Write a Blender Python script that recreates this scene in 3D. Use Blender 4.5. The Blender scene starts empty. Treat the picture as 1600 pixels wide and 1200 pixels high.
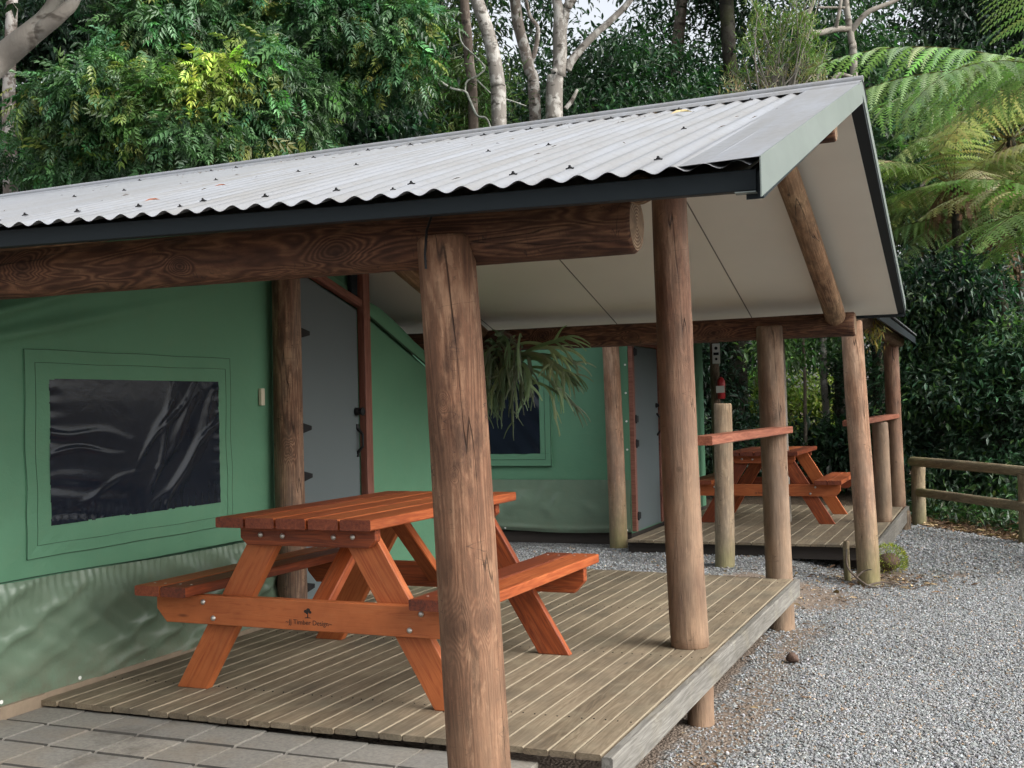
import bpy, math, random
import numpy as np
from mathutils import Matrix, Vector

random.seed(7)
rng = np.random.default_rng(11)
S = bpy.context.scene
COL = S.collection
G0 = 1.62            # eye height above the gravel; heights below are given above the gravel

# ------------------------------------------------------------------ scene tree helpers
def tag(o, label=None, cat=None, group=None, kind=None):
    if label: o['label'] = label
    if cat: o['category'] = cat
    if group: o['group'] = group
    if kind: o['kind'] = kind
    return o

def thing(name, loc, label, cat, group=None, rz=0.0):
    o = bpy.data.objects.new(name, None); COL.objects.link(o)
    o.location = loc; o.rotation_euler = (0, 0, rz); o.empty_display_size = .2
    return tag(o, label, cat, group)

def link(name, me, parent=None, loc=None, rot=None):
    o = bpy.data.objects.new(name, me); COL.objects.link(o)
    if parent is not None: o.parent = parent
    if loc is not None: o.location = loc
    if rot is not None: o.rotation_euler = rot
    return o

def copy_tree(o, parent=None):
    c = o.copy(); COL.objects.link(c)
    if parent is not None: c.parent = parent
    for ch in list(o.children): copy_tree(ch, c)
    return c

def wloc(o):
    v = Vector((0, 0, 0))
    while o is not None:
        v += Vector(o.location); o = o.parent
    return v

def np_mesh(name, V, F, mats, tint=None, gco=None, midx=None, smooth=False):
    """V (n,3); F list/array of faces, or tuple (flat_indices, loop_totals)"""
    me = bpy.data.meshes.new(name)
    V = np.asarray(V, np.float32)
    if isinstance(F, tuple): flat, tot = F
    elif isinstance(F, np.ndarray):
        flat = F.reshape(-1); tot = np.full(len(F), F.shape[1])
    else:
        flat = np.array([i for f in F for i in f]); tot = np.array([len(f) for f in F])
    flat = np.asarray(flat, np.int32); tot = np.asarray(tot, np.int32)
    me.vertices.add(len(V)); me.vertices.foreach_set('co', V.reshape(-1))
    me.loops.add(len(flat)); me.loops.foreach_set('vertex_index', flat)
    me.polygons.add(len(tot))
    me.polygons.foreach_set('loop_start', np.concatenate(([0], np.cumsum(tot)[:-1])).astype(np.int32))
    me.polygons.foreach_set('loop_total', tot)
    for m in (mats if isinstance(mats, (list, tuple)) else [mats]): me.materials.append(m)
    if midx is not None: me.polygons.foreach_set('material_index', np.asarray(midx, np.int32))
    me.polygons.foreach_set('use_smooth', np.full(len(tot), bool(smooth)) if np.isscalar(smooth) else np.asarray(smooth))
    me.update(calc_edges=True)
    if tint is not None:
        a = me.attributes.new('tint', 'FLOAT_COLOR', 'POINT')
        t = np.ones((len(V), 4), np.float32); t[:, :3] = tint
        a.data.foreach_set('color', t.reshape(-1))
    if gco is not None:
        a = me.attributes.new('gco', 'FLOAT_VECTOR', 'POINT')
        a.data.foreach_set('vector', np.asarray(gco, np.float32).reshape(-1))
    me.validate()
    return me

def sines(seed, n=8, fmin=1., fmax=6.):
    r = np.random.default_rng(seed)
    k = r.normal(size=(n, 3)); k /= np.linalg.norm(k, axis=1)[:, None]
    k *= np.geomspace(fmin, fmax, n)[:, None]; ph = r.uniform(0, 6.28, n); am = (np.linalg.norm(k, axis=1) / fmin) ** -.8
    am /= am.sum()
    def f(x, y, z=0.):
        x, y, z = np.broadcast_arrays(np.asarray(x, float), np.asarray(y, float), np.asarray(z, float))
        o = np.zeros(x.shape)
        for kk, p, a in zip(k, ph, am): o += a * np.sin(kk[0] * x + kk[1] * y + kk[2] * z + p)
        return o
    return f

# ------------------------------------------------------------------ node helper
class G:
    def __init__(s, name):
        s.m = bpy.data.materials.new(name); s.m.use_nodes = True
        s.t = s.m.node_tree; s.t.nodes.clear()
    def n(s, typ, ins=None, out=0, **pr):
        nd = s.t.nodes.new('ShaderNode' + typ)
        for k, v in pr.items(): setattr(nd, k, v)
        for k, v in (ins or {}).items():
            so = nd.inputs[k]
            if isinstance(v, bpy.types.NodeSocket): s.t.links.new(v, so)
            else: so.default_value = v
        return nd.outputs[out]
    def ma(s, op, a, b=0., c=0., clamp=False):
        return s.n('Math', {0: a, 1: b, 2: c}, operation=op, use_clamp=clamp)
    def mix(s, f, a, b, blend='MIX'):
        c = lambda v: v if isinstance(v, bpy.types.NodeSocket) else (tuple(v) + (1,))[:4]
        return s.n('Mix', {0: f, 6: c(a), 7: c(b)}, out=2, data_type='RGBA', blend_type=blend)
    def ramp(s, f, stops, interp='LINEAR'):
        nd = s.t.nodes.new('ShaderNodeValToRGB'); s.t.links.new(f, nd.inputs[0])
        cr = nd.color_ramp; cr.interpolation = interp
        while len(cr.elements) < len(stops): cr.elements.new(.5)
        for e, (p, c) in zip(cr.elements, stops):
            e.position = p; e.color = (tuple(c) + (1,))[:4] if not np.isscalar(c) else (c, c, c, 1)
        return nd.outputs[0]
    def noise(s, v, sc, det=3., rough=.5, dist=0., out=0):
        return s.n('TexNoise', {'Vector': v, 'Scale': sc, 'Detail': det, 'Roughness': rough, 'Distortion': dist}, out=out)
    def vmul(s, v, k): return s.n('VectorMath', {0: v, 1: k}, operation='MULTIPLY')
    def vadd(s, v, k): return s.n('VectorMath', {0: v, 1: k}, operation='ADD')
    def obj(s): return s.n('TexCoord', out=3)
    def attr(s, name, out=0): return s.n('Attribute', out=out, attribute_name=name)
    def bump(s, h, st=.3, d=.01): return s.n('Bump', {'Height': h, 'Strength': st, 'Distance': d})
    def pbr(s, col, rough=.6, bump=None, metal=0., spec=.5, coat=0., coat_r=.1):
        ins = {'Base Color': col if isinstance(col, bpy.types.NodeSocket) else tuple(col) + (1,), 'Roughness': rough,
               'Metallic': metal, 'Specular IOR Level': spec, 'Coat Weight': coat, 'Coat Roughness': coat_r}
        if bump is not None: ins['Normal'] = bump
        return s.n('BsdfPrincipled', ins)
    def end(s, sh):
        o = s.t.nodes.new('ShaderNodeOutputMaterial'); s.t.links.new(sh, o.inputs[0]); return s.m

def simple(name, col, rough=.5, metal=0., var=.12, sc=12., bump=.0, spec=.5):
    g = G(name); o = g.obj(); nz = g.noise(o, sc, 4, .6)
    c = g.mix(nz, [x * (1 - var) for x in col], [min(1, x * (1 + var)) for x in col])
    return g.end(g.pbr(c, rough, g.bump(nz, bump, .004) if bump else None, metal, spec))

# ------------------------------------------------------------------ materials
def log_mat(name, dark, mid, light, knots=(), stain=.5, tan=0., algae=0., rough=.75, grain=1., gray=0., fz=.75):
    """debarked log: long fibres, contour-like growth figure, drying cracks, knots. Local z is the log's axis."""
    g = G(name); o = g.obj()
    fib = g.noise(g.vmul(o, (60, 60, 4.5)), 1., 6, .7)
    fine = g.noise(g.vmul(o, (150, 150, 40)), 1., 4, .7)
    base = g.noise(g.vmul(o, (9, 9, fz)), 1., 2., .45, .6)
    fld = base
    for (kx, ky, kz, kr) in knots:
        d = g.n('VectorMath', {0: g.vmul(o, (1, 1, .72)), 1: (kx, ky, kz * .72)}, out=1, operation='DISTANCE')
        e = g.ma('EXPONENT', g.ma('MULTIPLY', g.ma('POWER', g.ma('DIVIDE', d, kr), 2.), -1.))
        fld = g.ma('ADD', fld, g.ma('MULTIPLY', e, .36))
    lines = g.ma('SINE', g.ma('MULTIPLY', fld, 95.))
    lines = g.ma('MULTIPLY_ADD', lines, .5, .5)
    big = g.noise(g.vmul(o, (5, 5, 1.7)), 1., 5, .65)
    patch = g.noise(g.vadd(g.vmul(o, (14, 14, 5)), (3., 1., 7.)), 1., 5, .62)
    f = g.ma('ADD', g.ma('MULTIPLY_ADD', fib, .32, .12), g.ma('MULTIPLY', big, .55))
    f = g.ma('ADD', f, g.ma('MULTIPLY', g.ma('SUBTRACT', lines, .5), .20 * grain))
    f = g.ma('ADD', f, g.ma('MULTIPLY', g.ma('SUBTRACT', patch, .5), .5))
    col = g.ramp(f, [(.37, dark), (.55, mid), (.73, light)])
    hu = g.noise(g.vadd(g.vmul(o, (4, 4, 1.6)), (8., 3., 2.)), 1., 5, .65)
    col = g.mix(g.ramp(hu, [(.42, 0.), (.6, .55)]), col, g.mix(1., col, (1.06, .93, .86), 'MULTIPLY'))
    col = g.mix(g.ramp(hu, [(.30, .6), (.45, 0.)]), col, g.mix(1., col, (.86, .95, .88), 'MULTIPLY'))
    col = g.mix(g.ma('MULTIPLY', g.ma('SUBTRACT', fine, .5, clamp=True), .9), col, dark, 'MULTIPLY')
    fk = g.noise(g.vadd(g.vmul(o, (20, 20, 5.5)), (2., 7., 5.)), 1., 5, .68, .5)
    col = g.mix(g.ma('MULTIPLY', g.ramp(fk, [(.50, 0.), (.545, 1.)]), .42), col, [x * .62 for x in mid])
    col = g.mix(g.ma('MULTIPLY', g.ramp(fk, [(.36, 1.), (.41, 0.)]), .35), col, [min(1, x * 1.12) for x in light])
    sm = g.ramp(g.noise(g.vadd(g.vmul(o, (9, 9, 3.2)), (9., 2., 4.)), 1., 6, .7), [(.52, 0.), (.62, 1.)])
    col = g.mix(g.ma('MULTIPLY', sm, stain * .62), col, [d * .42 for d in dark])
    if gray: 
        gm = g.ramp(g.noise(g.vadd(g.vmul(o, (8, 8, 1.2)), (1., 5., 2.)), 1., 4, .6), [(.4, 0.), (.65, 1.)])
        col = g.mix(g.ma('MULTIPLY', gm, gray), col, (.30, .26, .21))
    cr = g.ma('ABSOLUTE', g.ma('SUBTRACT', g.noise(g.vadd(g.vmul(o, (6.5, 6.5, .30)), (5., 5., 1.)), 1., 3, .5), .5))
    crk = g.ramp(cr, [(.0, 1.), (.0014, .85), (.0032, 0.)])
    col = g.mix(g.ma('MULTIPLY', crk, .75), col, (.012, .008, .006))
    hor = g.ma('ABSOLUTE', g.ma('SUBTRACT', g.noise(g.vadd(g.vmul(o, (7, 7, 26)), (2., 8., 1.)), 1., 2, .4), .5))
    hk = g.ma('MULTIPLY', g.ramp(hor, [(.0, 1.), (.011, 0.)]), g.ramp(patch, [(.5, 0.), (.6, 1.)]))
    col = g.mix(g.ma('MULTIPLY', hk, .8), col, (.02, .013, .01))
    if tan:
        zz = g.n('SeparateXYZ', {0: o}, out=2)
        tm = g.ma('MULTIPLY', g.n('MapRange', {0: zz, 1: .5, 2: 1.7, 3: 1., 4: 0.}), g.ramp(g.noise(g.vadd(g.vmul(o, (7, 7, 2.5)), (6., 6., 6.)), 1., 5, .6), [(.3, .15), (.65, 1.)]))
        col = g.mix(g.ma('MULTIPLY', tm, tan), col, (.40, .27, .17))
    for (kx, ky, kz, kr) in knots:
        d = g.n('VectorMath', {0: o, 1: (kx, ky, kz)}, out=1, operation='DISTANCE')
        m = g.ramp(g.ma('DIVIDE', d, kr), [(.12, 1.), (.25, .45), (.75, .30), (1.1, 0.)])
        col = g.mix(g.ma('MULTIPLY', m, .75), col, [x * .45 for x in dark])
    if algae:
        z = g.n('SeparateXYZ', {0: o}, out=2)
        am = g.ma('MULTIPLY', g.n('MapRange', {0: z, 1: .0, 2: algae, 3: 1., 4: 0.}), g.ramp(big, [(.3, .3), (.6, 1.)]))
        col = g.mix(g.ma('MULTIPLY', am, .75), col, (.15, .16, .055))
    h = g.ma('ADD', g.ma('MULTIPLY_ADD', fk, .5, g.ma('MULTIPLY', fib, .8)), g.ma('ADD', g.ma('MULTIPLY', lines, .06), g.ma('MULTIPLY', crk, -1.3)))
    return g.end(g.pbr(col, rough, g.bump(h, .75, .008), spec=.3))

def endgrain_mat():
    g = G('log_end'); o = g.obj()
    xy = g.vmul(o, (1, 1, 0)); wob = g.noise(o, 14, 2)
    r = g.n('VectorMath', {0: xy}, out=1, operation='LENGTH')
    r = g.ma('ADD', r, g.ma('MULTIPLY', wob, .012))
    rings = g.ma('MULTIPLY_ADD', g.ma('SINE', g.ma('MULTIPLY', r, 620.)), .5, .5)
    c = g.mix(rings, (.15, .085, .05), (.40, .29, .19))
    c = g.mix(g.ramp(g.noise(o, 22, 4), [(.4, 0.), (.7, .8)]), c, (.10, .07, .05))
    return g.end(g.pbr(c, .85, g.bump(rings, .4, .003), spec=.2))

def timber_mat(name, dark, mid, light, rough=.45, coat=0., sc=1., tone=.35, bump=.25, weather=0., wear=0.):
    g = G(name); v = g.attr('gco', 1); t = g.attr('tint', 2)
    fib = g.noise(g.vmul(v, (3. * sc, 70. * sc, 70. * sc)), 1., 5, .6)
    fig = g.noise(g.vmul(v, (1.4 * sc, 16 * sc, 16 * sc)), 1., 2, .5, .5)
    ln = g.ma('MULTIPLY_ADD', g.ma('SINE', g.ma('MULTIPLY', fig, 70.)), .5, .5)
    f = g.ma('ADD', g.ma('MULTIPLY', fib, .65), g.ma('ADD', g.ma('MULTIPLY', ln, .13), g.ma('MULTIPLY', fig, .3)))
    f = g.ma('ADD', f, g.ma('MULTIPLY', g.ma('SUBTRACT', t, .5), tone))
    c = g.ramp(f, [(.30, dark), (.53, mid), (.78, light)])
    kd = g.n('TexVoronoi', {'Vector': g.vmul(v, (2.2, 9., 9.)), 'Scale': 1.}, out=0)
    c = g.mix(g.ramp(kd, [(.03, .7), (.09, 0.)]), c, [x * .35 for x in dark])
    h = g.ma('ADD', fib, g.ma('MULTIPLY', ln, .15))
    if wear:
        w0 = g.noise(g.obj(), 3.2, 6, .65); w1 = g.noise(g.vmul(v, (5., 26., 26.)), 1., 5, .7)
        c = g.mix(g.ma('MULTIPLY', g.ramp(w0, [(.42, 0.), (.7, 1.)]), wear * 1.4), c, [x * .55 for x in mid])
        c = g.mix(g.ma('MULTIPLY', g.ramp(w1, [(.56, 0.), (.74, 1.)]), wear), c, (.46, .20, .085))
    if weather:
        w = g.noise(g.obj(), 2.6, 5, .62)
        c = g.mix(g.ma('MULTIPLY', g.ramp(w, [(.45, 0.), (.68, 1.)]), weather), c, (.075, .066, .05))
        w2 = g.noise(g.vadd(g.obj(), (4., 1., 2.)), 5., 5, .65)
        c = g.mix(g.ma('MULTIPLY', g.ramp(w2, [(.5, 0.), (.72, 1.)]), weather * .6), c, (.30, .265, .18))
        sp = g.n('TexVoronoi', {'Vector': g.obj(), 'Scale': 26.}, out=0)
        c = g.mix(g.ramp(sp, [(.05, .5), (.10, 0.)]), c, (.035, .03, .025))
    return g.end(g.pbr(c, rough, g.bump(h, bump, .004), coat=coat, coat_r=.25, spec=.4))

def canvas_mat(name, col, rough, weave=420., spec=.3, coat=0., dirt=.25, mud=None):
    g = G(name); o = g.obj()
    n1 = g.noise(o, 1.7, 5, .6); n2 = g.noise(o, 9., 4, .6)
    c = g.mix(n1, [x * .86 for x in col], [x * 1.12 for x in col])
    c = g.mix(g.ma('MULTIPLY', g.ramp(n2, [(.5, 0.), (.75, 1.)]), dirt), c, [col[0] * 1.3 + .02, col[1] * .95 + .01, col[2] * .9 + .01])
    if mud is not None:
        zz = g.n('SeparateXYZ', {0: o}, out=2); mm = g.ma('MULTIPLY', g.n('MapRange', {0: zz, 1: mud, 2: mud + .20, 3: 1., 4: 0.}), g.ramp(g.noise(o, 11., 5, .7), [(.35, 0.), (.6, 1.)]))
        c = g.mix(g.ma('MULTIPLY', mm, .6), c, (.13, .115, .08))
    wv = g.noise(o, weave, 1, .5); cr = g.noise(g.vmul(o, (6, 6, 9)), 1., 5, .62, .8)
    h = g.ma('ADD', g.ma('MULTIPLY', wv, .10), cr)
    return g.end(g.pbr(c, rough, g.bump(h, .22, .02), spec=spec, coat=coat, coat_r=.2))

M = {}
RB = dict(dark=(.050, .024, .015), mid=(.118, .060, .037), light=(.225, .134, .084))
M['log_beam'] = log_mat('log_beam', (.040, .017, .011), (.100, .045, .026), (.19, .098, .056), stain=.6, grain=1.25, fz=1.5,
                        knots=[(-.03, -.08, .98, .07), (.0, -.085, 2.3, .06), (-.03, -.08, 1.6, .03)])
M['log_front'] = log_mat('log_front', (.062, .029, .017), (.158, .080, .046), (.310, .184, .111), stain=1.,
                         grain=.5, tan=.3, knots=[(-.012, -.10, 1.06, .052), (.088, -.045, 1.08, .042), (.0, -.096, 1.74, .018), (.02, -.09, 1.52, .012)])
M['log_mid'] = log_mat('log_mid', RB['dark'], RB['mid'], RB['light'], stain=.45, gray=.15, tan=.5, grain=.2, knots=[(.075, -.053, 1.48, .024), (.012, -.093, .92, .018)])
M['log_rear'] = log_mat('log_rear', (.054, .030, .019), (.136, .082, .051), (.25, .170, .111), stain=.4, gray=.3, tan=.4, grain=.22, knots=[(.03, -.09, 1.6, .04)])
M['log_inner'] = log_mat('log_inner', (.055, .028, .018), (.155, .084, .052), (.34, .215, .135), stain=.7, gray=.25, grain=.8, knots=[(.05, -.08, 1.5, .04), (.06, -.07, 1.05, .04)])
M['log_mossy'] = log_mat('log_mossy', (.10, .052, .033), (.27, .155, .095), (.44, .29, .19), stain=.25, gray=.3, algae=.85, grain=.4)
M['log_gray'] = log_mat('log_gray', (.10, .068, .042), (.225, .162, .10), (.37, .285, .185), stain=.3, gray=.3, algae=.4, grain=.5)
M['log_rafter'] = log_mat('log_rafter', (.085, .047, .026), (.24, .145, .083), (.39, .26, .155), stain=.75, grain=.6)
M['log_dull'] = log_mat('log_dull', (.05, .035, .024), (.13, .09, .06), (.22, .165, .115), stain=.5)
M['log_fence'] = log_mat('log_fence', (.10, .075, .042), (.21, .165, .095), (.33, .27, .17), stain=.5, gray=.2, algae=.5, grain=.5)
M['end'] = endgrain_mat()
M['table'] = timber_mat('table_timber', (.135, .028, .010), (.30, .066, .018), (.44, .125, .038), rough=.52, coat=.0, tone=.6, wear=.3)
M['table_end'] = timber_mat('table_endgrain', (.07, .018, .010), (.16, .036, .016), (.25, .065, .028), rough=.6, tone=.3)
M['deck'] = timber_mat('deck_timber', (.095, .070, .044), (.170, .131, .085), (.255, .203, .138), rough=.72, tone=.26, bump=.4, weather=.6)
M['deck_pale_edge'] = simple('pale_board_edge', (.225, .187, .128), .8, var=.3, sc=30)  # paler strip along one top edge of each deck board
M['deck_edge'] = timber_mat('deck_edge_timber', (.08, .074, .064), (.15, .142, .126), (.25, .24, .215), rough=.85, tone=.3, bump=.45, weather=.35)
M['redrail'] = timber_mat('red_rail_timber', (.10, .03, .018), (.21, .07, .04), (.34, .14, .085), rough=.5, coat=.05, tone=.3)
M['frame_red'] = timber_mat('door_frame_timber', (.085, .03, .02), (.17, .065, .045), (.25, .11, .08), rough=.55, tone=.2)
M['dark_wood'] = simple('dark_timber', (.028, .022, .018), .85)
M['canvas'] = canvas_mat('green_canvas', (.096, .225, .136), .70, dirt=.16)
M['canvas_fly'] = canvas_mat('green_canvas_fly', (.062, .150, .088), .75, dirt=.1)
M['skirt'] = canvas_mat('green_vinyl', (.130, .190, .134), .36, weave=60., spec=.55, coat=.08, dirt=.2, mud=.09)
M['hem'] = simple('dark_green_hem', (.012, .045, .022), .7)
M['seam'] = simple('seam_thread', (.018, .055, .032), .8)
M['door'] = simple('grey_door', (.095, .118, .124), .5, var=.05, sc=3)
M['black'] = simple('black_metal', (.010, .010, .011), .5, var=.2, spec=.22)
M['bolt'] = simple('zinc_bolt', (.52, .50, .46), .38, .75)
M['ceiling'] = simple('ceiling_panel', (.76, .735, .655), .6, var=.09, sc=1.3)
M['joint'] = simple('ceiling_joint', (.16, .15, .135), .7)
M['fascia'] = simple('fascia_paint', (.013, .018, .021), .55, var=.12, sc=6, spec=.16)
M['plate'] = simple('cream_plate', (.55, .50, .38), .5)
M['sand'] = simple('joint_sand', (.05, .045, .038), .95, var=.4, sc=30)
M['concrete'] = simple('plinth_concrete', (.215, .165, .115), .9, var=.35, sc=14, bump=.5)
M['white'] = simple('white_paint', (.72, .72, .69), .45, var=.1)
M['red'] = simple('red_paint', (.42, .025, .03), .35)
M['ink'] = simple('branded_ink', (.02, .012, .008), .7)
M['sock'] = simple('pod_skin', (.085, .05, .035), .9, var=.4, sc=40, bump=.6)

def roof_mat():
    g = G('zinc_roof'); o = g.obj()
    n1 = g.noise(g.vmul(o, (3., .8, 1)), 1., 5, .6); n2 = g.noise(o, 26., 4, .7); n3 = g.noise(g.vmul(o, (11., 1.1, 1)), 1., 4, .6)
    c = g.mix(n1, (.235, .247, .268), (.325, .338, .362))
    c = g.mix(g.ramp(n2, [(.55, 0.), (.72, .45)]), c, (.20, .19, .165))
    x = g.n('SeparateXYZ', {0: o}, out=0)
    dm = g.ma('MULTIPLY', g.n('MapRange', {0: x, 1: -2.2, 2: -.6, 3: .15, 4: 1.}), g.ramp(n3, [(.35, 0.), (.65, 1.)]))
    c = g.mix(g.ma('MULTIPLY', dm, .6), c, (.21, .20, .18))
    return g.end(g.pbr(c, g.ma('MULTIPLY_ADD', n2, .25, .32), g.bump(n2, .06, .002), metal=.2, spec=.45))
M['roof'] = roof_mat()
def barge_mat():
    g = G('barge_flashing'); o = g.obj()
    n = g.noise(g.vmul(o, (8, 3, 8)), 1., 5, .65)
    c = g.mix(n, (.13, .155, .142), (.22, .25, .235))
    return g.end(g.pbr(c, .42, metal=.2))
M['barge'] = barge_mat()

def vinyl_mat():
    g = G('black_window_vinyl'); o = g.obj()
    n = g.noise(g.vmul(o, (1, 5.5, 5.5)), 1., 4, .55, 1.1); m = g.noise(o, 600., 1, .5)
    c = g.mix(n, (.007, .010, .016), (.014, .019, .030))
    return g.end(g.pbr(c, .085, g.bump(n, .07, .02), spec=.29))
M['vinyl'] = vinyl_mat()

def paver_mat():
    g = G('concrete_paver'); o = g.obj(); t = g.attr('tint', 2)
    n = g.noise(o, 60., 4, .7); w = g.noise(o, 3.3, 5, .62)
    c = g.ramp(t, [(0., (.195, .185, .168)), (.5, (.24, .225, .195)), (1., (.29, .265, .225))])
    c = g.mix(g.ramp(n, [(.35, .5), (.6, 0.)]), c, (.10, .097, .09))
    c = g.mix(g.ramp(w, [(.48, 0.), (.7, .55)]), c, (.21, .17, .125))
    c = g.mix(g.ramp(g.noise(o, 1.8, 6, .7), [(.55, 0.), (.66, .55)]), c, (.075, .065, .055))
    return g.end(g.pbr(c, .9, g.bump(n, .35, .003), spec=.25))
M['paver'] = paver_mat()

def ground_mat():
    g = G('gravel_ground'); o = g.obj(); t = g.attr('tint', 0)
    r, gr, b = (g.n('SeparateColor', {0: t}, out=i) for i in range(3))   # r: dirt, g: forest litter
    vc = g.n('TexVoronoi', {'Vector': o, 'Scale': 62.}, out=1); vd = g.n('TexVoronoi', {'Vector': o, 'Scale': 62.}, out=0)
    val = g.n('SeparateColor', {0: vc}, out=0)
    st = g.ramp(val, [(0., (.10, .105, .11)), (.45, (.22, .225, .225)), (.8, (.37, .37, .355)), (1., (.52, .51, .47))])
    st = g.mix(g.ramp(vd, [(.35, 0.), (.75, 1.)]), st, (.06, .058, .055))
    n = g.noise(o, 7., 6, .7); n2 = g.noise(o, 40., 4, .7)
    di = g.ramp(n2, [(.3, (.105, .078, .06)), (.55, (.21, .165, .13)), (.8, (.33, .28, .23))])
    li = g.ramp(n2, [(.3, (.022, .016, .011)), (.55, (.065, .045, .028)), (.75, (.15, .105, .06))])
    dm = g.ramp(g.ma('ADD', r, g.ma('MULTIPLY', g.ma('SUBTRACT', n, .5), .9)), [(.42, 0.), (.58, 1.)])
    lm = g.ramp(g.ma('ADD', gr, g.ma('MULTIPLY', g.ma('SUBTRACT', n, .5), .8)), [(.4, 0.), (.6, 1.)])
    c = g.mix(lm, g.mix(dm, st, di), li)
    h = g.ma('ADD', g.ma('MULTIPLY', vd, -.8), n2)
    return g.end(g.pbr(c, .9, g.bump(h, .7, .02), spec=.25))
M['ground'] = ground_mat()

def tint_mat(name, rough=.5, transl=.0, spec=.5, var=.0, bump=0., tcol=(1.05, 1.5, .65), coat=0.):
    g = G(name); t = g.attr('tint', 0)
    bp = None
    if var:
        n = g.noise(g.obj(), var, 3, .6); t = g.mix(g.ramp(n, [(.3, .45), (.6, 0.)]), t, (.02, .02, .018))
        if bump: bp = g.bump(n, bump, .01)
    sh = g.pbr(t, rough, bp, spec=spec, coat=coat, coat_r=.2)
    if transl:
        tr = g.n('BsdfTranslucent', {'Color': g.mix(1., t, tcol, 'MULTIPLY')})
        sh = g.n('MixShader', {0: transl, 1: sh, 2: tr})
    return g.end(sh)
M['leaf'] = tint_mat('leaf_blades', .42, .30, .5)
M['leaf_gloss'] = tint_mat('glossy_leaf_blades', .40, .26, .5)
M['fern'] = tint_mat('fern_blades', .42, .35, .5, tcol=(1.1, 1.4, .7))
M['stone'] = tint_mat('gravel_stone', .82, 0, .3)
M['litter'] = tint_mat('leaf_litter', .75, .1, .3)

def bark_mat(name, a, b, patch, dark, ps=7., moss=0.):
    g = G(name); o = g.obj()
    n = g.noise(g.vmul(o, (14, 14, 3.)), 1., 6, .7); p = g.noise(g.vmul(o, (ps, ps, ps * .8)), 1., 5, .66); q = g.noise(g.vmul(o, (ps * .7, ps * .7, ps * 1.6)), 1., 3, .6)
    c = g.mix(n, a, b)
    c = g.mix(g.ramp(p, [(.50, 0.), (.58, .9)]), c, patch)
    c = g.mix(g.ramp(q, [(.58, 0.), (.66, .85)]), c, dark)
    if moss: c = g.mix(g.ramp(g.noise(o, 5., 4), [(.5, 0.), (.65, moss)]), c, (.06, .075, .02))
    return g.end(g.pbr(c, .85, g.bump(g.ma('ADD', n, p), .5, .02), spec=.25))
M['bark_pale'] = bark_mat('pale_bark', (.13, .115, .10), (.25, .23, .205), (.37, .355, .325), (.045, .038, .03), 8.)
M['bark_mottled'] = bark_mat('mottled_bark', (.12, .095, .08), (.24, .205, .18), (.43, .41, .38), (.035, .028, .022), 9.)
M['bark_brown'] = bark_mat('brown_bark', (.06, .045, .035), (.14, .11, .088), (.20, .175, .145), (.025, .02, .016), 5.)
M['bark_dark'] = bark_mat('dark_bark', (.012, .010, .008), (.032, .027, .020), (.045, .042, .032), (.007, .006, .005), 4., .3)
M['bark_smooth'] = bark_mat('smooth_bark', (.17, .15, .125), (.29, .265, .23), (.25, .235, .205), (.075, .062, .05), 5.)
M['vine'] = bark_mat('vine_bark', (.22, .23, .20), (.38, .39, .34), (.44, .45, .40), (.12, .12, .09), 12.)

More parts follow.
